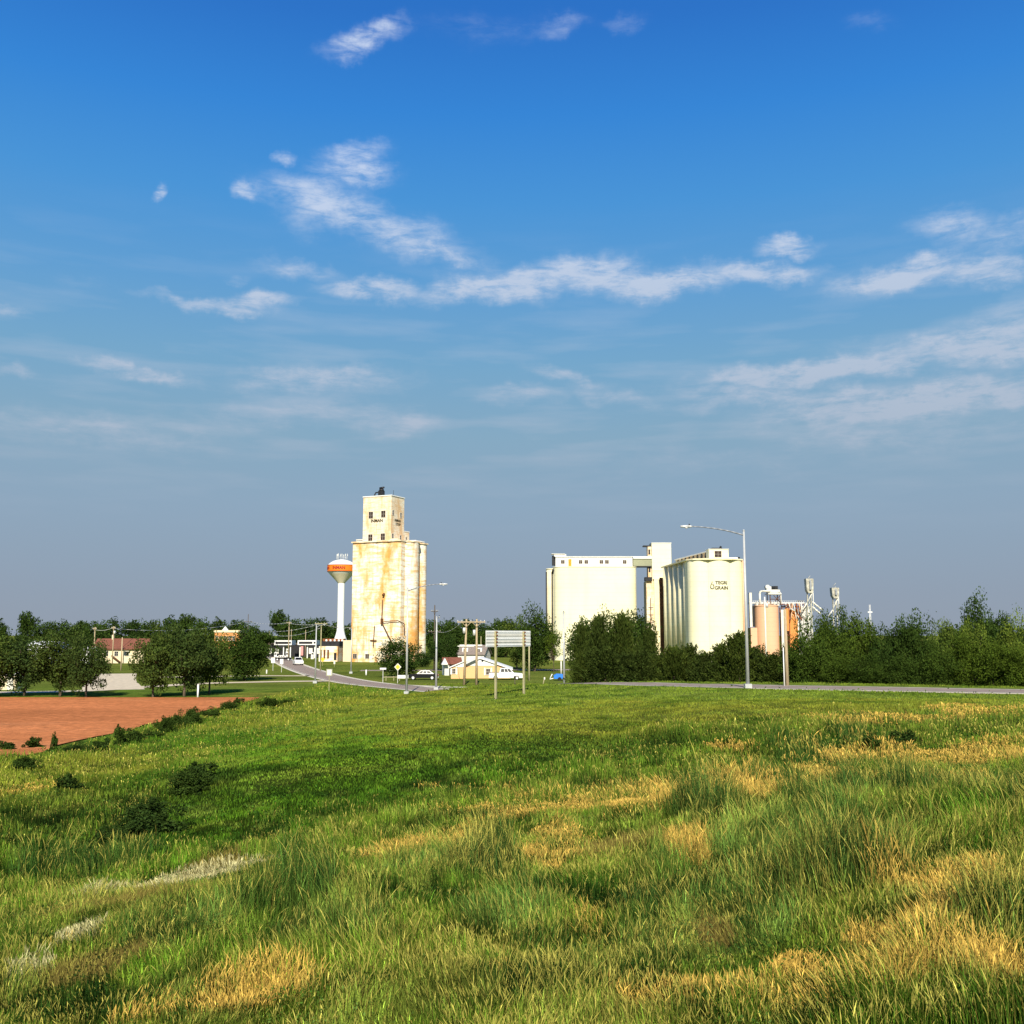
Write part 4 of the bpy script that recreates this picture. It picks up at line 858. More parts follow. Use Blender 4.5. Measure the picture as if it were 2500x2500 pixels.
k = MB(); c = (PX(1967), 265.0); r = PX(1983) - PX(1967); k.lathe([(r, -1), (r, PZ(1484)), (r + .1, PZ(1484)), (r + .1, PZ(1482.5)), (.3, PZ(1479)), (0, PZ(1479))], 36, c); k.build('body', M['white'], K)
k = MB(); 
for z in range(0, 46): k.box(c[0] - 1.0, c[0] - .45, c[1] - r - .2, c[1] - r - .12, z * .3, z * .3 + .06)
k.box(c[0] - 1.05, c[0] - .98, c[1] - r - .25, c[1] - r - .05, 0, 13.8); k.box(c[0] - .47, c[0] - .40, c[1] - r - .25, c[1] - r - .05, 0, 13.8); k.build('ladder', M['steel'], K)
K = solo('stair_tower', 'rusty open framed stair tower between the tan bin and the orange bin', 'stair tower')
x0, x1 = PX(1903), PX(1920); k = MB()
for x in (x0, x1):
    for y in (262.5, 264.5): k.box(x - .12, x + .12, y - .12, y + .12, -1, PZ(1484))
k.build('frame', M['rust'], K)
k = MB()
for i in range(7):
    z = i * 2.1; a, b = (x0, x1) if i % 2 == 0 else (x1, x0); k.tube([(a, 262.4, z), (b, 262.4, z + 2.1)], .14, 6); k.box(x0, x1, 262.6, 264.4, z + 2.0, z + 2.12)
k.build('stairs', M['rust'], K); MB().box(x0 - .4, x0 + .5, 261.9, 262.3, 1, PZ(1490)).build('duct', M['offwhite'], K); MB().box(x1 - .9, x1 - .3, 261.8, 262.2, 8, PZ(1487)).build('duct', M['orange'], K)
K = solo('pipework', 'tangle of brown and tan pipes and ducts on top of the orange plant', 'pipes')
pr_ = random.Random(3)
for i in range(16):
    xa = PX(1904 + pr_.random() * 62); za = PZ(1486 + pr_.random() * 14); k = MB(); k.tube([(xa, 263.2, PZ(1474)), (xa + pr_.uniform(-.5, .5), 263, za), (xa + pr_.uniform(-1.5, 1.5), 263, za - pr_.uniform(.5, 2))], .07 + .1 * pr_.random(), 7); k.build('pipe', M[pr_.choice(['brown', 'rust', 'tan', 'offwhite'])], K)
for i in range(7):
    xa = PX(1844 + i * 8.5); k = MB(); k.box(xa, xa + .5, 263.4, 264.2, PZ(1480), PZ(1474 + pr_.random() * 4)); k.cyl((xa + .25, 263.8, PZ(1474)), (xa + .25, 263.8, PZ(1470)), .12, n=8); k.build('hopper', M[pr_.choice(['tan', 'offwhite', 'brown'])], K)
K = solo('catwalk', 'long white railed catwalk running across the tops of the orange plant bins', 'catwalk')
k = MB(); k.box(PX(1828), PX(1976), 264.2, 265.8, PZ(1474.2), PZ(1472)); k.build('deck', M['white'], K)
k = MB(); k.box(PX(1828), PX(1976), 264.15, 264.2, PZ(1468.5), PZ(1468)); 
for i in range(30): x = PX(1828 + i * 5.1); k.box(x - .03, x + .03, 264.14, 264.2, PZ(1472), PZ(1468.2))
k.build('railing', M['white'], K)
k = MB(); k.box(PX(1905), PX(1955), 263.6, 264.1, PZ(1484), PZ(1481)); 
for i in range(8): x = PX(1905 + i * 7); k.tube([(x, 263.9, PZ(1482)), (PX(1908.5 + i * 7), 263.9, PZ(1474.5))], .07, 5)
k.build('truss', M['rust'], K); MB().box(PX(1948), PX(1963), 264.4, 265.6, PZ(1469.5), PZ(1467)).build('hatch', M['dark'], K)
K = solo('dryer_tower', 'open cross braced tower topped by a round drum above the tan bin', 'tower')
x0, x1 = PX(1879), PX(1904); k = MB()
for x in (x0, x1):
    for y in (264, 267): k.box(x - .1, x + .1, y - .1, y + .1, PZ(1478), PZ(1452))
k.tube([(x0 + .9, 264, PZ(1472)), (x1, 264, PZ(1455))], .09, 6); k.tube([(x1, 264, PZ(1472)), (x0 + .9, 264, PZ(1455))], .09, 6); k.tube([(x0, 263.95, PZ(1464)), (x1, 263.95, PZ(1464))], .09, 6); k.build('frame', M['brown'], K)
k = MB(); k.cyl((PX(1890), 265.3, PZ(1452)), (PX(1890), 265.3, PZ(1441)), 1.75, n=28); k.box(x0 - .6, x1 + .2, 263.4, 267.2, PZ(1452.5), PZ(1450)); k.build('drum', M['offwhite'], K)
k = MB(); k.box(PX(1887), PX(1900), 264.5, 266, PZ(1440.8), PZ(1432)); k.cyl((PX(1893), 264.4, PZ(1436)), (PX(1893), 263.8, PZ(1436)), .38, n=14); k.build('motor', M['dark'], K)
k = MB(); k.box(PX(1872), PX(1884), 264.5, 266, PZ(1446), PZ(1433)); k.cyl((PX(1875), 264.4, PZ(1434)), (PX(1875), 266, PZ(1434)), .55, n=14); k.build('gearbox', M['steel'], K)
k = MB(); k.tube([(PX(1854), 264, PZ(1478)), (PX(1854), 264, PZ(1450)), (PX(1855.5), 264, PZ(1446)), (PX(1859), 264, PZ(1444.5)), (PX(1880), 264, PZ(1444.5))], .25, 10); k.build('bent_pipe', M['offwhite'], K)
k = MB(); k.tube([(PX(1900), 263.8, PZ(1446)), (PX(1904), 263.8, PZ(1448)), (PX(1905), 263.8, PZ(1453)), (PX(1905), 263.8, PZ(1478))], .12, 8); k.build('bent_pipe', M['offwhite'], K)
K = solo('exhaust_stack', 'slim pale square stack standing against the right flank of the lettered silos', 'stack')
MB().box(PX(1824), PX(1830), 262, 263, PZ(1531), PZ(1449)).build('shaft', M['offwhite'], K); MB().box(PX(1823), PX(1838.5), 261, 264, -1, PZ(1533)).build('base_house', M['tan'], K); MB().box(PX(1830) + .003, PX(1838), 263.2, 264.5, PZ(1530), PZ(1480)).build('duct', M['dark'], K)
def leg(label, cx, y0, yh0, yh1, D):
    K = solo('bucket_elevator', label, 'grain leg')
    X_ = lambda px: XX(px, D, 1450); Zf = lambda py: PZ(py, D)
    k = MB(); 
    for dx in (-6, 3): 
        k.box(X_(cx + dx), X_(cx + dx + 2.2), D, D + .4, -1, Zf(yh1 + 4))
    for i in range(9): z = Zf(y0) + i * .9; k.tube([(X_(cx - 3), D + .2, z), (X_(cx + 4), D + .2, z + .9)], .06, 5)
    k.build('shaft', M['greysteel'], K)
    k = MB(); k.prism([(X_(cx - 8), Zf(yh1)), (X_(cx - 4), Zf(yh1 + 6)), (X_(cx + 5), Zf(yh1 + 6)), (X_(cx + 8), Zf(yh1)), (X_(cx + 9), Zf(yh0 + 2)), (X_(cx + 8), Zf(yh0)), (X_(cx - 9), Zf(yh0)), (X_(cx - 9), Zf(yh0 + 4))], D - .8, D + 1.0, f=lambda a, b, c: (a, c, b)); k.build('head', M['greysteel'], K)
    k = MB(); k.box(X_(cx - 2), X_(cx + 2.5), D - 1.3, D - .85, Zf(yh1 - 2), Zf(yh0 + 9)); k.cyl((X_(cx), D - .85, Zf(yh0 + 6)), (X_(cx), D - 1.1, Zf(yh0 + 6)), .28, n=14); k.build('motor', M['armsteel'], K)
    k = MB(); k.tube([(X_(cx + 8), D - .4, Zf(yh1 + 2)), (X_(cx - 8), D - .4, Zf(y0 - 10)), (X_(cx - 20), D - .4, Zf(y0 + 8))], .15, 8); k.build('spout', M['offwhite'], K)
    k = MB(); k.tube([(X_(cx + 9), D, Zf(yh1 - 3)), (X_(cx + 9), D, Zf(y0 + 10))], .12, 8); k.build('spout', M['offwhite'], K)
leg('tall slender grain leg with a boxy silver head, rising just behind the white bin', 1976, 1484, 1414, 1443, 262)
leg('shorter far grain leg with a boxy head and diagonal spout, standing over the scrubby trees', 2038, 1500, 1436, 1456, 268)
for i, (a, b) in enumerate([((1984, 1470), (2008, 1490)), ((1984, 1482), (2004, 1500))]):
    K = thing('grain_spout', ('upper' if i == 0 else 'lower') + ' sloping white pipe running down from the tall grain leg into the trees', 'pipe', (0, 0, 0)); k = MB(); p = (PX(a[0], 262), 262, PZ(a[1], 262)); q = (PX(b[0], 262), 262, PZ(b[1], 262)); k.tube([p, q], .18, 8)
    for t in (.2, .5, .8): m_ = Vector(p).lerp(Vector(q), t); k.cyl(m_ - Vector((.15, 0, -.1)), m_ + Vector((.15, 0, -.1)), .27, n=10)
    o = k.build('pipe', M['offwhite'], K)

# ------------------------------------------------------------------ houses
def gable_house(root, x0, x1, y0, y1, hz, rz_, wallm, roofm, ridge='y', over=.35, gablem=None, rx=None, base=-.6):
    """ridge 'y': gable faces the camera; ridge 'x': roof slope faces the camera"""
    MB().box(x0, x1, y0, y1, base, hz).build('wall', M[wallm], root)
    r = MB(); t = .16
    if ridge == 'y':
        xm = (x0 + x1) / 2 if rx is None else rx
        MB().prism([(x0, hz + .003), (x1, hz + .003), (xm, rz_)], y0, y1, f=lambda a, b, c: (a, c, b)).build('gable', M[gablem or wallm], root)
        sl, sr = (rz_ - hz) / (xm - x0), (rz_ - hz) / (x1 - xm)
        r.prism([(x0 - over, hz - over * sl + .02), (xm, rz_ + .02), (x1 + over, hz - over * sr + .02), (x1 + over, hz - over * sr + .02 + t), (xm, rz_ + .02 + t * 1.1), (x0 - over, hz - over * sl + .02 + t)], y0 - over, y1 + over, f=lambda a, b, c: (a, c, b))
    else:
        ym = (y0 + y1) / 2; s = (rz_ - hz) / (ym - y0)
        MB().prism([(y0, hz + .003), (y1, hz + .003), (ym, rz_)], x0, x1, f=lambda a, b, c: (c, a, b)).build('gable', M[gablem or wallm], root)
        r.prism([(y0 - over, hz - over * s + .02), (ym, rz_ + .02), (y1 + over, hz - over * s + .02), (y1 + over, hz - over * s + .02 + t), (ym, rz_ + .02 + t * 1.1), (y0 - over, hz - over * s + .02 + t)], x0 - over, x1 + over, f=lambda a, b, c: (c, a, b))
    return r.build('roof', M[roofm], root)
D0 = 168; hb = on(1172, D0); hx = lambda px, D=D0: XX(px, D) - hb.x; hz = lambda py, D=D0: PZ(py, D) - hb.z
Hs = thing('house', 'peach sided house with white gables behind the pair of utility poles', 'house', hb, 0)
XY = lambda a, b, c: (a, c, b)
MB().prism([(hx(1136), -.5), (hx(1246), -.5), (hx(1246), hz(1632)), (hx(1172), hz(1607)), (hx(1136), hz(1624))], 0, 9, f=XY).build('wall', M['peach'], Hs)
MB().prism([(hx(1136.5), hz(1623.8)), (hx(1221), hz(1623.8)), (hx(1172), hz(1607.4))], -.05, -.003, f=XY).build('gable', M['white'], Hs)
MB().prism([(hx(1132), hz(1626)), (hx(1172), hz(1606.8)), (hx(1252), hz(1634)), (hx(1252), hz(1631.6)), (hx(1172), hz(1604.2)), (hx(1132), hz(1623.6))], -.35, 9.3, f=XY).build('roof', M['white'], Hs)
MB().prism([(hx(1103), -.5), (hx(1135.8), -.5), (hx(1135.8), hz(1612)), (hx(1103), hz(1626))], -1.2, -.06, f=XY).build('wall', M['peach'], Hs)
MB().prism([(hx(1103.5), hz(1626.5)), (hx(1135), hz(1626.5)), (hx(1135), hz(1613))], -1.25, -1.203, f=XY).build('gable', M['white'], Hs)
MB().prism([(hx(1099), hz(1629)), (hx(1165), hz(1601.4)), (hx(1165), hz(1599)), (hx(1099), hz(1626.4))], -1.5, -.36, f=XY).build('roof', M['white'], Hs)
window(Hs, hx(1192), hz(1645), .62, .9, 'front', 0); window(Hs, hx(1110), hz(1642), .5, .75, 'front', -1.2)
wf = MB(); 
for px, w_, h0, h1, yy in ((1192, .55, 1646.5, 1629, 0), (1110, .45, 1644, 1628, -1.2)):
    for s in (-1, 1): wf.box(hx(px) + s * w_ - .1, hx(px) + s * w_ + .1, yy - .05, yy - .003, hz(h0), hz(h1))
wf.build('window_trim', M['white'], Hs)
k = MB(); k.cyl((hx(1178), -.003, hz(1612.5)), (hx(1178), -.06, hz(1612.5)), .17, n=14); k.build('vent', M['dark'], Hs)
MB().box(hx(1120), hx(1125), -.9, -.05, hz(1654), hz(1632)).build('porch_post', M['white'], Hs)
MB().box(hx(1129), hx(1134), -.05, -.003, hz(1654), hz(1636)).build('door', M['brown'], Hs)
hb2 = on(1098, 180); H_ = thing('house', 'small white house with a brown red roof, half hidden left of the peach house', 'house', hb2, R(10))
q = 190 / 2500
gable_house(H_, -.9, 2.0, 0, 4, 2.0, 2.9, 'offwhite', 'redroof', 'x', over=.25); MB().box(-.1, .5, -.05, -.003, 0, 1.9).build('door', M['dark'], H_)
k = MB(); k.prism([(-1.5, 1.9), (-.4, 1.9), (-.95, 3.0)], -1.0, .2, f=lambda a, b, c: (a, c, b)); k.build('porch', M['white'], H_)
hb3 = on(1140, 215); H_ = thing('house', 'grey shingled house with white dormers behind the peach house roof', 'house', hb3, R(-12))
gable_house(H_, -2, 3.6, 0, 6, 3.0, 4.7, 'offwhite', 'shingle', 'x', over=.3)
for x in (-1.2, 1.8):
    k = MB(); k.box(x, x + 1.2, .6, 2.4, 3.3, 4.3); dd = k.build('dormer', M['white'], H_); window(dd, x + .6, 3.5, .6, .55, 'front', .6)
MB().box(-2.3, 2.6, 2.6, 2.9, 4.75, 4.95).build('ridge_cap', M['white'], H_)
# brown-red roofed building left
b = on(270, 257); H_ = thing('house', 'cream building with a brown red roof at the end of the pale driveway', 'building', b, R(4))
gable_house(H_, -4.5, 8, 0, 9, 3.6, 5.9, 'wall', 'redroof', 'x', over=.5)
for x in (-1.2, 1.2, 3.8): window(H_, x, 1.8, .9, 1.1, 'front', 0, glass='dark')
k = MB(); k.tube([(.2, -.5, 1.9), (2.4, -.5, .2)], .22, 6); k.build('stair', M['brown'], H_)
k = MB(); k.box(-1.3, -.8, 4, 4.5, 5.4, 7.0); k.build('chimney', M['wall'], H_)
b = on(30, 133); H_ = thing('shed', 'small cream shed behind the tree trunks at the far left', 'shed', b, R(8)); gable_house(H_, -2.2, .7, 0, 2.4, 1.9, 2.5, 'wall', 'white', 'x', over=.1); MB().box(-.5, .2, -.05, -.003, 0, 1.6).build('door', M['offwhite'], H_)
b = on(88, 250); H_ = thing('warehouse', 'white metal building glimpsed above the trees at the left', 'building', b, 0); gable_house(H_, -2.6, 3.4, 0, 9, 4.4, 5.3, 'white', 'white', 'x', over=.2); MB().box(-1, 1.2, -.05, -.003, 0, 2.8).build('door', M['offwhite'], H_)
b = on(180, 250); H_ = thing('warehouse', 'long white metal building mostly hidden behind the left row of trees', 'building', b, 0); gable_house(H_, -3.6, 3.4, 0, 9, 2.8, 3.9, 'white', 'offwhite', 'x', over=.2); MB().box(-1, 1.2, -.05, -.003, 0, 2.4).build('door', M['brown'], H_)
b = on(545, 300); H_ = thing('brick_building', 'orange brick two storey building with a white pediment, above the trees by the road', 'building', b, 0)
MB().box(-2.9, 4.4, 0, 10, -.5, 8.2).build('wall', M['brick'], H_); MB().box(-3.1, 4.6, -.25, 10.1, 7.7, 8.35).build('cornice', M['wall'], H_)
MB().prism([(-.7, 8.353), (1.1, 8.353), (.2, 9.5)], -.2, .3, f=lambda a, b, c: (a, c, b)).build('pediment', M['white'], H_)
for x in (-2.1, -.9, .3, 1.5, 2.7):
    window(H_, x, 5.4, .7, 1.2, 'front', 0); window(H_, x, 1.6, .7, 1.4, 'front', 0)

# ------------------------------------------------------------------ filling station and main street
def canopy(label, pxa, pxb, D, n=2):
    b = on((pxa + pxb) / 2, D); K = thing('canopy', label, 'canopy', b); w_ = (pxb - pxa) / 2500 * D / 2
    MB().box(-w_, w_, 0, 6, PZ(1574, D), PZ(1563, D)).build('roof', M['white'], K); MB().box(-w_ * .85, w_ * .6, -.06, -.003, PZ(1571.5, D), PZ(1566, D)).build('fascia_panel', M['dark'], K)
    k = MB(); k.cyl((w_ * .82, -.003, PZ(1568.5, D)), (w_ * .82, -.08, PZ(1568.5, D)), .3, n=14); k.build('sign_disc', M['dark'], K)
    for s in np.linspace(-.8, .8, n + 1): MB().box(s * w_ - .15, s * w_ + .15, 1, 1.3, -.2, PZ(1574, D)).build('post', M['white'], K)
canopy('left flat white filling station canopy over dark bays', 668, 710, 318); canopy('right flat white filling station canopy beside the street lamp', 725, 770, 312)
b = on(700, 335); K = thing('store', 'low dark fronted store with white signs behind the left canopy', 'store', b); MB().box(-7, 5, 0, 7, -.3, 4.0).build('wall', M['dark'], K); MB().box(-7.2, 5.2, -.3, 7.2, 4.003, 4.4).build('roof', M['dwood'], K)
for x in (-6, -3.8, -.4, 2.6): MB().box(x, x + 1.0, -.06, -.003, 1.0, 2.6).build('window', M['offwhite'], K)
b = on(765, 330); K = thing('store', 'low dark fronted store with a pink poster behind the right canopy', 'store', b); MB().box(-6, 5, 0, 7, -.3, 3.9).build('wall', M['dark'], K); MB().box(-6.2, 5.2, -.3, 7.2, 3.903, 4.3).build('roof', M['dwood'], K); MB().box(-4.6, -3.4, -.06, -.003, .5, 3.4).build('poster', mat('pink_poster', (.70, .30, .28), .6), K)
for x in (-1.6, 1.0, 3.4): MB().box(x, x + 1.2, -.06, -.003, 1.0, 2.8).build('window', M['offwhite'], K)
for i, (px, D, py, lb) in enumerate([(672, 300, 1592, 'white fuel pump left of the left canopy'), (700, 303, 1588, 'white fuel pump under the right end of the left canopy'), (762, 302, 1594, 'white fuel pump under the right canopy')]):
    b = on(px, D); K = thing('fuel_pump', lb, 'fuel pump', b, 0, 'fuel pumps'); MB().box(-.4, .4, -.3, .3, 0, 1.0).build('base', M['offwhite'], K); MB().box(-.35, .35, -.25, .25, 1.003, 2.0).build('cabinet', M['white'], K); MB().box(-.22, .22, -.29, -.253, 1.3, 1.8).build('display', M['dark'], K)

# ------------------------------------------------------------------ vehicles
def car(label, loc, rz, paint, kind='sedan', name='parked_car', cat='car'):
    K = thing(name, label, cat, loc, rz)
    L_, W_ = (4.8, 1.85) if kind == 'sedan' else (5.4, 1.95)
    lo, mid = .32, (.95 if kind == 'sedan' else 1.12); top = 1.45 if kind == 'sedan' else 1.82
    P = [(-L_ / 2, lo + .1), (-L_ / 2 + .1, lo), (L_ / 2 - .1, lo), (L_ / 2, lo + .2), (L_ / 2 - .02, mid - .22), (L_ / 2 - .25, mid - .12), (L_ * .20, mid), (-L_ * .36, mid), (-L_ / 2 + .05, mid - .03), (-L_ / 2, mid - .25)]
    MB().prism([(a, b) for a, b in P], -W_ / 2, W_ / 2, f=lambda a, b, c: (a, -c, b)).build('body', M[paint], K)
    cb = MB(); a0, a1, b0, b1 = (-L_ * .36, L_ * .20, -L_ * .22, L_ * .06) if kind == 'sedan' else (-L_ * .20, L_ * .22, -L_ * .16, L_ * .10)
    w1, w2 = W_ / 2 - .06, W_ / 2 - .22
    cb.add([(a0, -w1, mid), (a1, -w1, mid), (a1, w1, mid), (a0, w1, mid), (b0, -w2, top), (b1, -w2, top), (b1, w2, top), (b0, w2, top)], [(4, 5, 6, 7), (0, 1, 5, 4), (1, 2, 6, 5), (2, 3, 7, 6), (3, 0, 4, 7)]); cb.build('cabin', M[paint], K)
    def on_side(s, t0, t1, u0=.14, u1=.86):
        def pt(t, u):
            x = (a0 + (a1 - a0) * t) * (1 - u) + (b0 + (b1 - b0) * t) * u; y = w1 * (1 - u) + w2 * u; return (x, s * (y + .012), mid + (top - mid) * u)
        g = MB(); q_ = [pt(t0, u0), pt(t1, u0), pt(t1, u1), pt(t0, u1)]; g.add(q_, [(0, 1, 2, 3)] if s < 0 else [(3, 2, 1, 0)]); g.build('side_window', M['glass'], K)
    for s in (-1, 1):
        on_side(s, .07, .36); on_side(s, .40, .64); on_side(s, .68, .93)
    for (xa, xb, sg) in ((a1, b1, 1), (a0, b0, -1)):
        g = MB(); f = lambda u, ss: ((xa * (1 - u) + xb * u) + .012 * sg, ss * ((w1 * (1 - u) + w2 * u) - .1), mid + (top - mid) * u)
        g.add([f(.12, -1), f(.12, 1), f(.88, 1), f(.88, -1)], [(0, 1, 2, 3) if sg > 0 else (3, 2, 1, 0)]); g.build('windshield' if sg > 0 else 'rear_window', M['glass'], K)
    for x in (-L_ * .31, L_ * .31):
        for s in (-1, 1):
            k = MB(); k.cyl((x, s * (W_ / 2 - .2), .34), (x, s * (W_ / 2 + .02), .34), .34, n=20); wo = k.build('wheel', M['rubber'], K); k = MB(); k.cyl((x, s * (W_ / 2 + .021), .34), (x, s * (W_ / 2 + .035), .34), .2, n=16); k.build('rim', M['white'], wo)
    for s in (-1, 1):
        MB().box(L_ / 2 - .05, L_ / 2 + .015, s * .62 - .17, s * .62 + .17, mid - .36, mid - .2).build('headlight', M['lamp'], K); MB().box(-L_ / 2 - .015, -L_ / 2 + .05, s * .7 - .1, s * .7 + .1, mid - .3, mid - .12).build('taillight', mat('taillight', (.4, .02, .02), .3), K)
    MB().box(-L_ / 2 - .06, -L_ / 2 + .02, -W_ / 2 + .1, W_ / 2 - .1, .35, .52).build('bumper', M['steel'], K); MB().box(L_ / 2 - .02, L_ / 2 + .06, -W_ / 2 + .1, W_ / 2 - .1, .35, .52).build('bumper', M['steel'], K)
    if kind == 'truck': 
        MB().box(-L_ / 2 + .15, -L_ * .21, -W_ / 2 + .15, W_ / 2 - .15, mid + .003, mid + .02).build('truck_bed', M['rubber'], K)
    return K
b = on(1033, 163); car('black sedan parked nose left beside the dark round tree', b, R(180), 'blackcar')
b = on(1236, 163); car('white pickup truck parked in front of the peach house', b, R(0), 'whitecar', 'truck', 'pickup_truck', 'pickup truck')
b = on(727, 243); b.z += .03; car('white pickup truck driving this way down the road', b, R(-72), 'whitecar', 'truck', 'pickup_truck', 'pickup truck')
b = on(690, 285); car('dark car waiting at the filling station', b, R(10), 'blackcar')
# blue tarp trailer
b = on(1364, 160); K = thing('trailer', 'small trailer under a bright blue tarp beside the cedars', 'trailer', b)
k = MB(); k.prism([(-.75, .3), (.85, .3), (.9, .75), (.6, 1.0), (-.3, 1.05), (-.8, .8)], -.7, .7, f=lambda a, b, c: (a, -c, b)); k.build('tarp', M['blue'], K)
for s in (-1, 1): k = MB(); k.cyl((.1, s * .75, .28), (.1, s * .9, .28), .28, n=14); k.build('wheel', M['rubber'], K)
k = MB(); k.tube([(-.8, 0, .35), (-1.4, 0, .2), (-1.0, 0, 1.0)], .07, 6); k.build('drawbar', M['white'], K)

# ------------------------------------------------------------------ lamps, poles, signs
def street_lamp(label, px, D, py_top, arm_px, group='street lamps', arm_up=.5, away=0.0, r=.12):
    b = on(px, D); H = PZ(py_top, D) - b.z; L_ = arm_px / 2500 * D; K = thing('street_lamp', label, 'street lamp', b, 0, group)
    k = MB(); k.box(-.28, .28, -.28, .28, -.3, .35); k.build('base', M['lampsteel'], K)
    k = MB(); k.cyl((0, 0, .35), (0, 0, H), r * 1.25, r * .7, 14); k.cyl((0, 0, H), (0, 0, H + .12), r * .95, r * .5, 14); k.build('pole', M['lampsteel'], K)
    pts = [Vector((L_ * t, away * t, H - .35 + (arm_up * (1 - (1 - t) ** 2.2)) )) for t in np.linspace(0, .84, 9)]
    k = MB(); k.tube(pts, .07, 10, .05); k.build('arm', M['armsteel'], K)
    e = pts[-1]; s = 1 if L_ > 0 else -1; ln = min(abs(L_) * .26 + .3, 1.0); dr = Vector((L_, away, 0)).normalized()
    k = MB(); k.cyl(e, e + dr * ln * .3, .06, .13, 12); k.cyl(e + dr * ln * .3, e + dr * ln, .13, .09, 12); hd = k.build('lamp_head', M['steel'], K)
    k = MB(); k.cyl(e + dr * ln * .5 - Vector((0, 0, .1)), e + dr * ln * .5 - Vector((0, 0, .17)), .12, .09, 12); k.build('lens', M['lamp'], hd)
    k = MB(); k.cyl(e + dr * ln * .25 + Vector((0, 0, .1)), e + dr * ln * .25 + Vector((0, 0, .22)), .06, n=8); k.build('photocell', M['dark'], hd)
street_lamp('tallest street lamp, its long arm reaching left in front of the lettered silos', 1825, 86, 1297, -150, arm_up=.75)
street_lamp('street lamp with its arm reaching right in front of the stained elevator', 993, 123, 1437, 91, arm_up=.85)
street_lamp('street lamp pole right of the stained elevator, its arm turned away', 1065, 134, 1507, 4, away=2.2, arm_up=.4)
street_lamp('street lamp beside the road left of the water tower', 770, 152, 1527, 14, away=2.0, arm_up=.5, r=.1)
street_lamp('short street lamp in front of the left edge of the stained elevator', 857, 190, 1535, -8, away=1.5, arm_up=.4, r=.1)
street_lamp('pale lamp pole left of the cedars, in front of the wide pale elevator', 1377, 123, 1497, 2, away=2.0, arm_up=.4)
def utility_pole(label, px, D, py_top, arms=(), m='wood', r=.15, trans=False, name='utility_pole', group='utility poles', cat='utility pole'):
    b = on(px, D); H = PZ(py_top, D) - b.z; K = thing(name, label, cat, b, 0, group)
    MB().cyl((0, 0, -.5), (0, 0, H), r, r * .7, 10).build('pole', M[m], K)
    for (py, wpx) in arms:
        z = PZ(py, D) - b.z; w_ = wpx / 2500 * D / 2; k = MB(); k.box(-w_, w_, -r - .12, -r, z - .07, z + .07)
        k.tube([(-w_ * .5, -r - .06, z - .07), (0, -r - .02, z - .6)], .03, 5); k.tube([(w_ * .5, -r - .06, z - .07), (0, -r - .02, z - .6)], .03, 5); ao = k.build('crossarm', M[m], K)
        for s in (-.92, -.5, .5, .92): k = MB(); k.cyl((w_ * s, -r - .06, z + .07), (w_ * s, -r - .06, z + .24), .05, .03, 8); k.build('insulator', M['offwhite'], ao)
    if trans: k = MB(); k.cyl((.3, -.2, H - 1.9), (.3, -.2, H - 1.1), .24, n=14); k.build('transformer', M['steel'], K)
    return K, b, H
utility_pole('pole above the left trees, left one of the close pair', 227, 250, 1531, [(1535, 10)]); utility_pole('pole above the left trees, right one of the close pair', 273, 250, 1529, [(1533, 10)], trans=True)
utility_pole('short pole in front of the brown red roof', 295, 205, 1556, ()); utility_pole('bare pole on the skyline above the round dark tree', 602, 340, 1500, [(1518, 20)], 'dwood')
utility_pole('bare pole left of the left canopy', 655, 330, 1541); utility_pole('pole with a short crossarm above the left canopy', 703, 290, 1518, [(1521, 12)]); utility_pole('thin pole just right of the crossarm pole over the left canopy', 709, 320, 1536, r=.1)
utility_pole('thin pole above the right canopy', 744, 330, 1538, r=.12); utility_pole('pole with a wide crossarm beside the road lamp', 782, 205, 1521, [(1523, 30)], 'yellowpost', r=.13)
utility_pole('dark wooden pole rising behind the lamp pole right of the stained elevator', 1060, 205, 1478, [(1493, 17), (1542, 30)], 'dwood')
utility_pole('thin pole between the crossarm pair and the road sign', 1174, 250, 1553, m='yellowpost', r=.12)
utility_pole('wooden pole seen under the right end of the road sign', 1292, 159, 1566, m='yellowpost', r=.16)
utility_pole('triple crossarm pole against the cream tower', 1591, 230, 1461, [(1484, 12), (1502, 12), (1520, 12)], 'brown', r=.13)
utility_pole('white pole in front of the tan grain bin', 1872, 180, 1458, m='offwhite', r=.17, trans=True)
utility_pole('thick tan wooden pole behind the road, right of the tallest lamp', 1921, 90, 1488, m='wood', r=.17)
utility_pole('short slim white pipe pole standing left of the thick tan pole', 1914, 89, 1580, m='white', r=.055, cat='pole', name='pipe_post', group='posts')
b = on(1150, 146); K = thing('utility_pole', 'pair of wooden poles joined by one long crossarm in front of the peach house', 'utility pole', b, 0)
H = PZ(1512, 146) - b.z
for px in (1139, 1164): x = XX(px, 146) - b.x; MB().cyl((x - .3 * (px < 1150), 0, -.5), (x, 0, H), .19, .13, 10).build('pole', M['wood'], K)
z = PZ(1519, 146) - b.z; k = MB(); k.box(XX(1117, 146) - b.x, XX(1185, 146) - b.x, -.32, -.2, z - .08, z + .08)
for px, s in ((1139, 1), (1164, 1), (1139, -1), (1164, -1)): x = XX(px, 146) - b.x; k.tube([(x, -.22, z - .7), (x + s * .6, -.26, z - .08)], .04, 5)
ao = k.build('crossarm', M['wood'], K)
for px in (1118, 1128, 1150, 1174, 1183): x = XX(px, 146) - b.x; k = MB(); k.cyl((x, -.26, z + .08), (x, -.26, z + .26), .05, n=8); k.build('insulator', M['offwhite'], ao)
for px, dz in ((1135.5, 1.2), (1160, 1.5)): x = XX(px, 146) - b.x; k = MB(); k.cyl((x - .1, -.25, H - dz - .8), (x - .1, -.25, H - dz), .2, n=14); k.build('transformer', M['steel'], K)
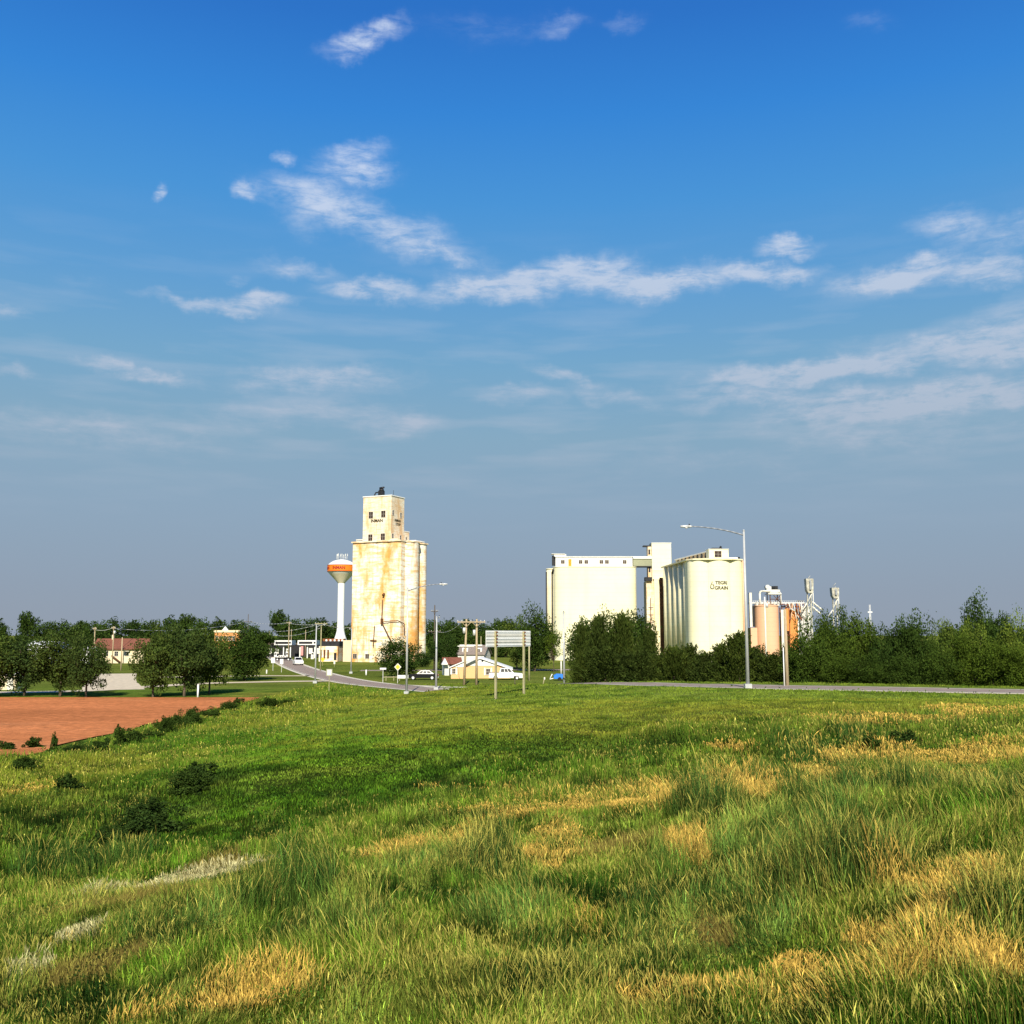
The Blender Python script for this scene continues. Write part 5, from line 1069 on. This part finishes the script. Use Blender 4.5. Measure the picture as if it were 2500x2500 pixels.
z2 = PZ(1577, 146) - b.z; MB().box(XX(1118, 146) - b.x, XX(1158, 146) - b.x, -.3, -.2, z2 - .06, z2 + .06).build('crossarm', M['offwhite'], K)
# wires
def wire(label, p, q, sag, r=.018):
    p = Vector(p); q = Vector(q); pts = [p.lerp(q, t) - Vector((0, 0, sag * 4 * t * (1 - t))) for t in np.linspace(0, 1, 13)]
    k = MB(); k.tube(pts, r, 5); tag(k.build('power_line', M['steel'], None), label, 'power line', 'overhead power lines')
wire('wire from the dark wooden pole to the crossarm pair', at(1062, 1540, 205), at(1128, 1519, 146), .8, .03); wire('upper wire across the trees left of the water tower', at(657, 1541, 330), at(782, 1523, 205), .6, .05)
wire('lower wire across the trees left of the water tower', at(655, 1546, 330), at(780, 1534, 205), 1.2, .05); wire('wire between the close pair of poles above the left trees', at(227, 1536, 250), at(273, 1534, 250), .4, .04)
wire('long wire from the right of the close pole pair towards the road', at(273, 1534, 250), at(602, 1518, 340), 1.5, .05); wire('wire from the crossarm pair down to the thin pole', at(1183, 1519, 146), at(1292, 1568, 159), .6, .02)
wire('high wire over the right canopy', at(703, 1521, 290), at(782, 1524, 205), .3, .05); wire('wire over the trees from the skyline pole to the crossarm pole', at(611, 1518, 340), at(698, 1521, 290), .5, .05); wire('wire from the road lamp pole to the stained elevator', at(790, 1524, 205), at(862, 1530, 262), .5, .05)
# back of the big road sign
pl, pr = Vector((-1.42, 85.0, 0)), Vector((.93, 89.0, 0)); dr = (pr - pl).normalized(); Sg = thing('road_sign', 'back of a large horizontal panelled road sign on two wooden posts on the grass slope', 'road sign', (pl.x, pl.y, g1(pl.x, pl.y)), math.atan2(dr.y, dr.x))
zb = g1(pl.x, pl.y); ln = (pr - pl).length
for x, pp in ((0, pl), (ln, pr)): zz = g1(pp.x, pp.y) - zb; MB().box(x - .075, x + .075, -.18, -.02, zz - .4, 7.3 - zb).build('post', M['yellowpost'], Sg)
for i in range(5):
    z0 = 6.02 - zb + i * .268; k = MB(); k.box(-1.35, ln + 1.35, 0.0, .04, z0, z0 + .262); k.box(-1.35, ln + 1.35, -.035, -.003, z0 + .1, z0 + .13); k.build('panel', M['offwhite'] if i % 2 else M['white'], Sg)
for x in (0, ln):
    k = MB(); 
    for i in range(5): k.box(x - .13, x + .13, -.23, -.203, 6.1 - zb + i * .268, 6.2 - zb + i * .268)
    k.build('clamp', M['rust'], Sg)
def small_sign(name, label, px, D, py_base_z, py_c, wpx, hpx, m, shape='rect', post='steel', group=None, border=None):
    b = on(px, D); zc = PZ(py_c, D) - b.z; w_ = wpx / 2500 * D / 2; h_ = hpx / 2500 * D / 2; K = thing(name, label, 'sign' if name != 'street_name_sign' else 'street sign', b, 0, group)
    MB().box(-.035, .035, .02, .09, -.3, zc + h_ * .8).build('post', M[post], K); k = MB()
    if shape == 'rect': k.box(-w_, w_, -.02, .015, zc - h_, zc + h_)
    else: k.prism([(0, zc - h_), (w_, zc), (0, zc + h_), (-w_, zc)], -.02, .015, f=lambda a, b, c: (a, -c, b))
    po = k.build('panel', M[m], K)
    if border:
        k = MB(); s = .72
        if shape == 'rect': k.box(-w_ * s, w_ * s, -.026, -.021, zc - h_ * .8, zc + h_ * .8)
        else: k.prism([(0, zc - h_ * s), (w_ * s, zc), (0, zc + h_ * s), (-w_ * s, zc)], .021, .026, f=lambda a, b, c: (a, -c, b))
        k.build('face', M[border], po)
    return K
small_sign('small_sign', 'pale rectangular sign back on a thin post left of the road, at the grass edge', 804, 127, 0, 1640, 15, 17, 'olive', border='offwhite', post='yellowpost')
small_sign('street_name_sign', 'flat white street name sign on a thin post before the dark round tree', 935, 155, 0, 1631, 15, 4, 'white')
small_sign('warning_sign', 'yellow diamond warning sign with a pale border before the dark round tree', 971, 152, 0, 1627, 17, 18, 'offwhite', 'diamond', border='yellow')
small_sign('warning_sign', 'orange yellow diamond sign in front of the low warehouse by the road', 787, 236, 0, 1609, 12, 12, 'yellow', 'diamond', post='yellowpost')
small_sign('small_sign', 'white shield shaped sign left of the road beside the round dark tree', 687, 196, 0, 1614, 8, 12, 'white'); small_sign('small_sign', 'white sign nearest the big round dark tree by the road', 666, 205, 0, 1611, 9, 13, 'white')
small_sign('small_sign', 'small pale sign post in front of the warehouse wall', 816, 230, 0, 1616, 4, 8, 'offwhite', post='yellowpost')
def post(label, px, D, py_top, r=.07, m='white'): b = on(px, D); K = thing('marker_post', label, 'post', b, 0, 'marker posts'); H = PZ(py_top, D) - b.z; MB().cyl((0, 0, -.3), (0, 0, H), r, n=12).build('post', M[m], K); k = MB(); k.cyl((0, 0, H), (0, 0, H + .06), r * 1.3, r * .8, 12); k.build('cap', M[m], K)
post('white pipe post at the far edge of the red field between two trees', 485, 117, 1669, .1); post('white post in the grass beside the road bend', 894, 182, 1634, .12); post('pale post right of the big round dark tree', 651, 188, 1634, .12, 'offwhite'); post('pale post behind the blue tarp trailer', 1370, 185, 1613, .12, 'offwhite'); post('white post above the black sedan', 1037, 178, 1634, .12)
b = on(970, 160); K = thing('guard_rail', 'short white guard rail left of the street lamp in front of the sedan', 'guard rail', b)
MB().box(0, 1.7, 0, .06, .35, .85).build('rail', M['white'], K); MB().box(-2.2, -.05, .1, .15, .5, .62).build('rail', M['yellowpost'], K)
for x in (-1.8, -.6, .3, 1.4): MB().box(x, x + .1, .16, .26, -.2, .7).build('post', M['yellowpost'], K)
b = on(1257, 148); K = thing('mailbox', 'black mailbox on a post between the two legs of the road sign', 'mailbox', b); MB().box(-.05, .05, -.05, .05, -.2, .9).build('post', M['dwood'], K); k = MB(); k.prism([(-.16, .903), (.16, .903), (.16, 1.08), (.1, 1.16), (-.1, 1.16), (-.16, 1.08)], -.3, .3, f=lambda a, b, c: (a, c, b)); k.build('box', M['black'], K)
b = on(1324, 110); K = thing('delineator', 'leaning pale roadside stake on the grass left of the cedars', 'stake', b); k = MB(); k.cyl((0, 0, -.2), (.25, 0, .85), .05, n=8); k.build('stake', M['yellowpost'], K); k = MB(); k.box(.16, .30, -.08, -.06, .62, .85); k.build('reflector', M['offwhite'], K)
# far radio mast and a bird
b = on(2130, 900); K = thing('radio_mast', 'far slender radio mast above the thicket skyline', 'mast', b); Hm = PZ(1477, 900); k = MB()
for dx in (-.8, .8): k.tube([(dx, 0, 0), (dx * .5, 0, Hm)], .25, 6)
for i in range(12): z = Hm * i / 12; k.tube([(-.8, 0, z), (.8, 0, z + Hm / 12)], .12, 5)
k.build('lattice', M['steel'], K); k = MB(); k.box(-2, 2, -.3, .3, Hm - 7, Hm - 6); k.build('antenna', M['white'], K)
print('objects', len(bpy.data.objects))
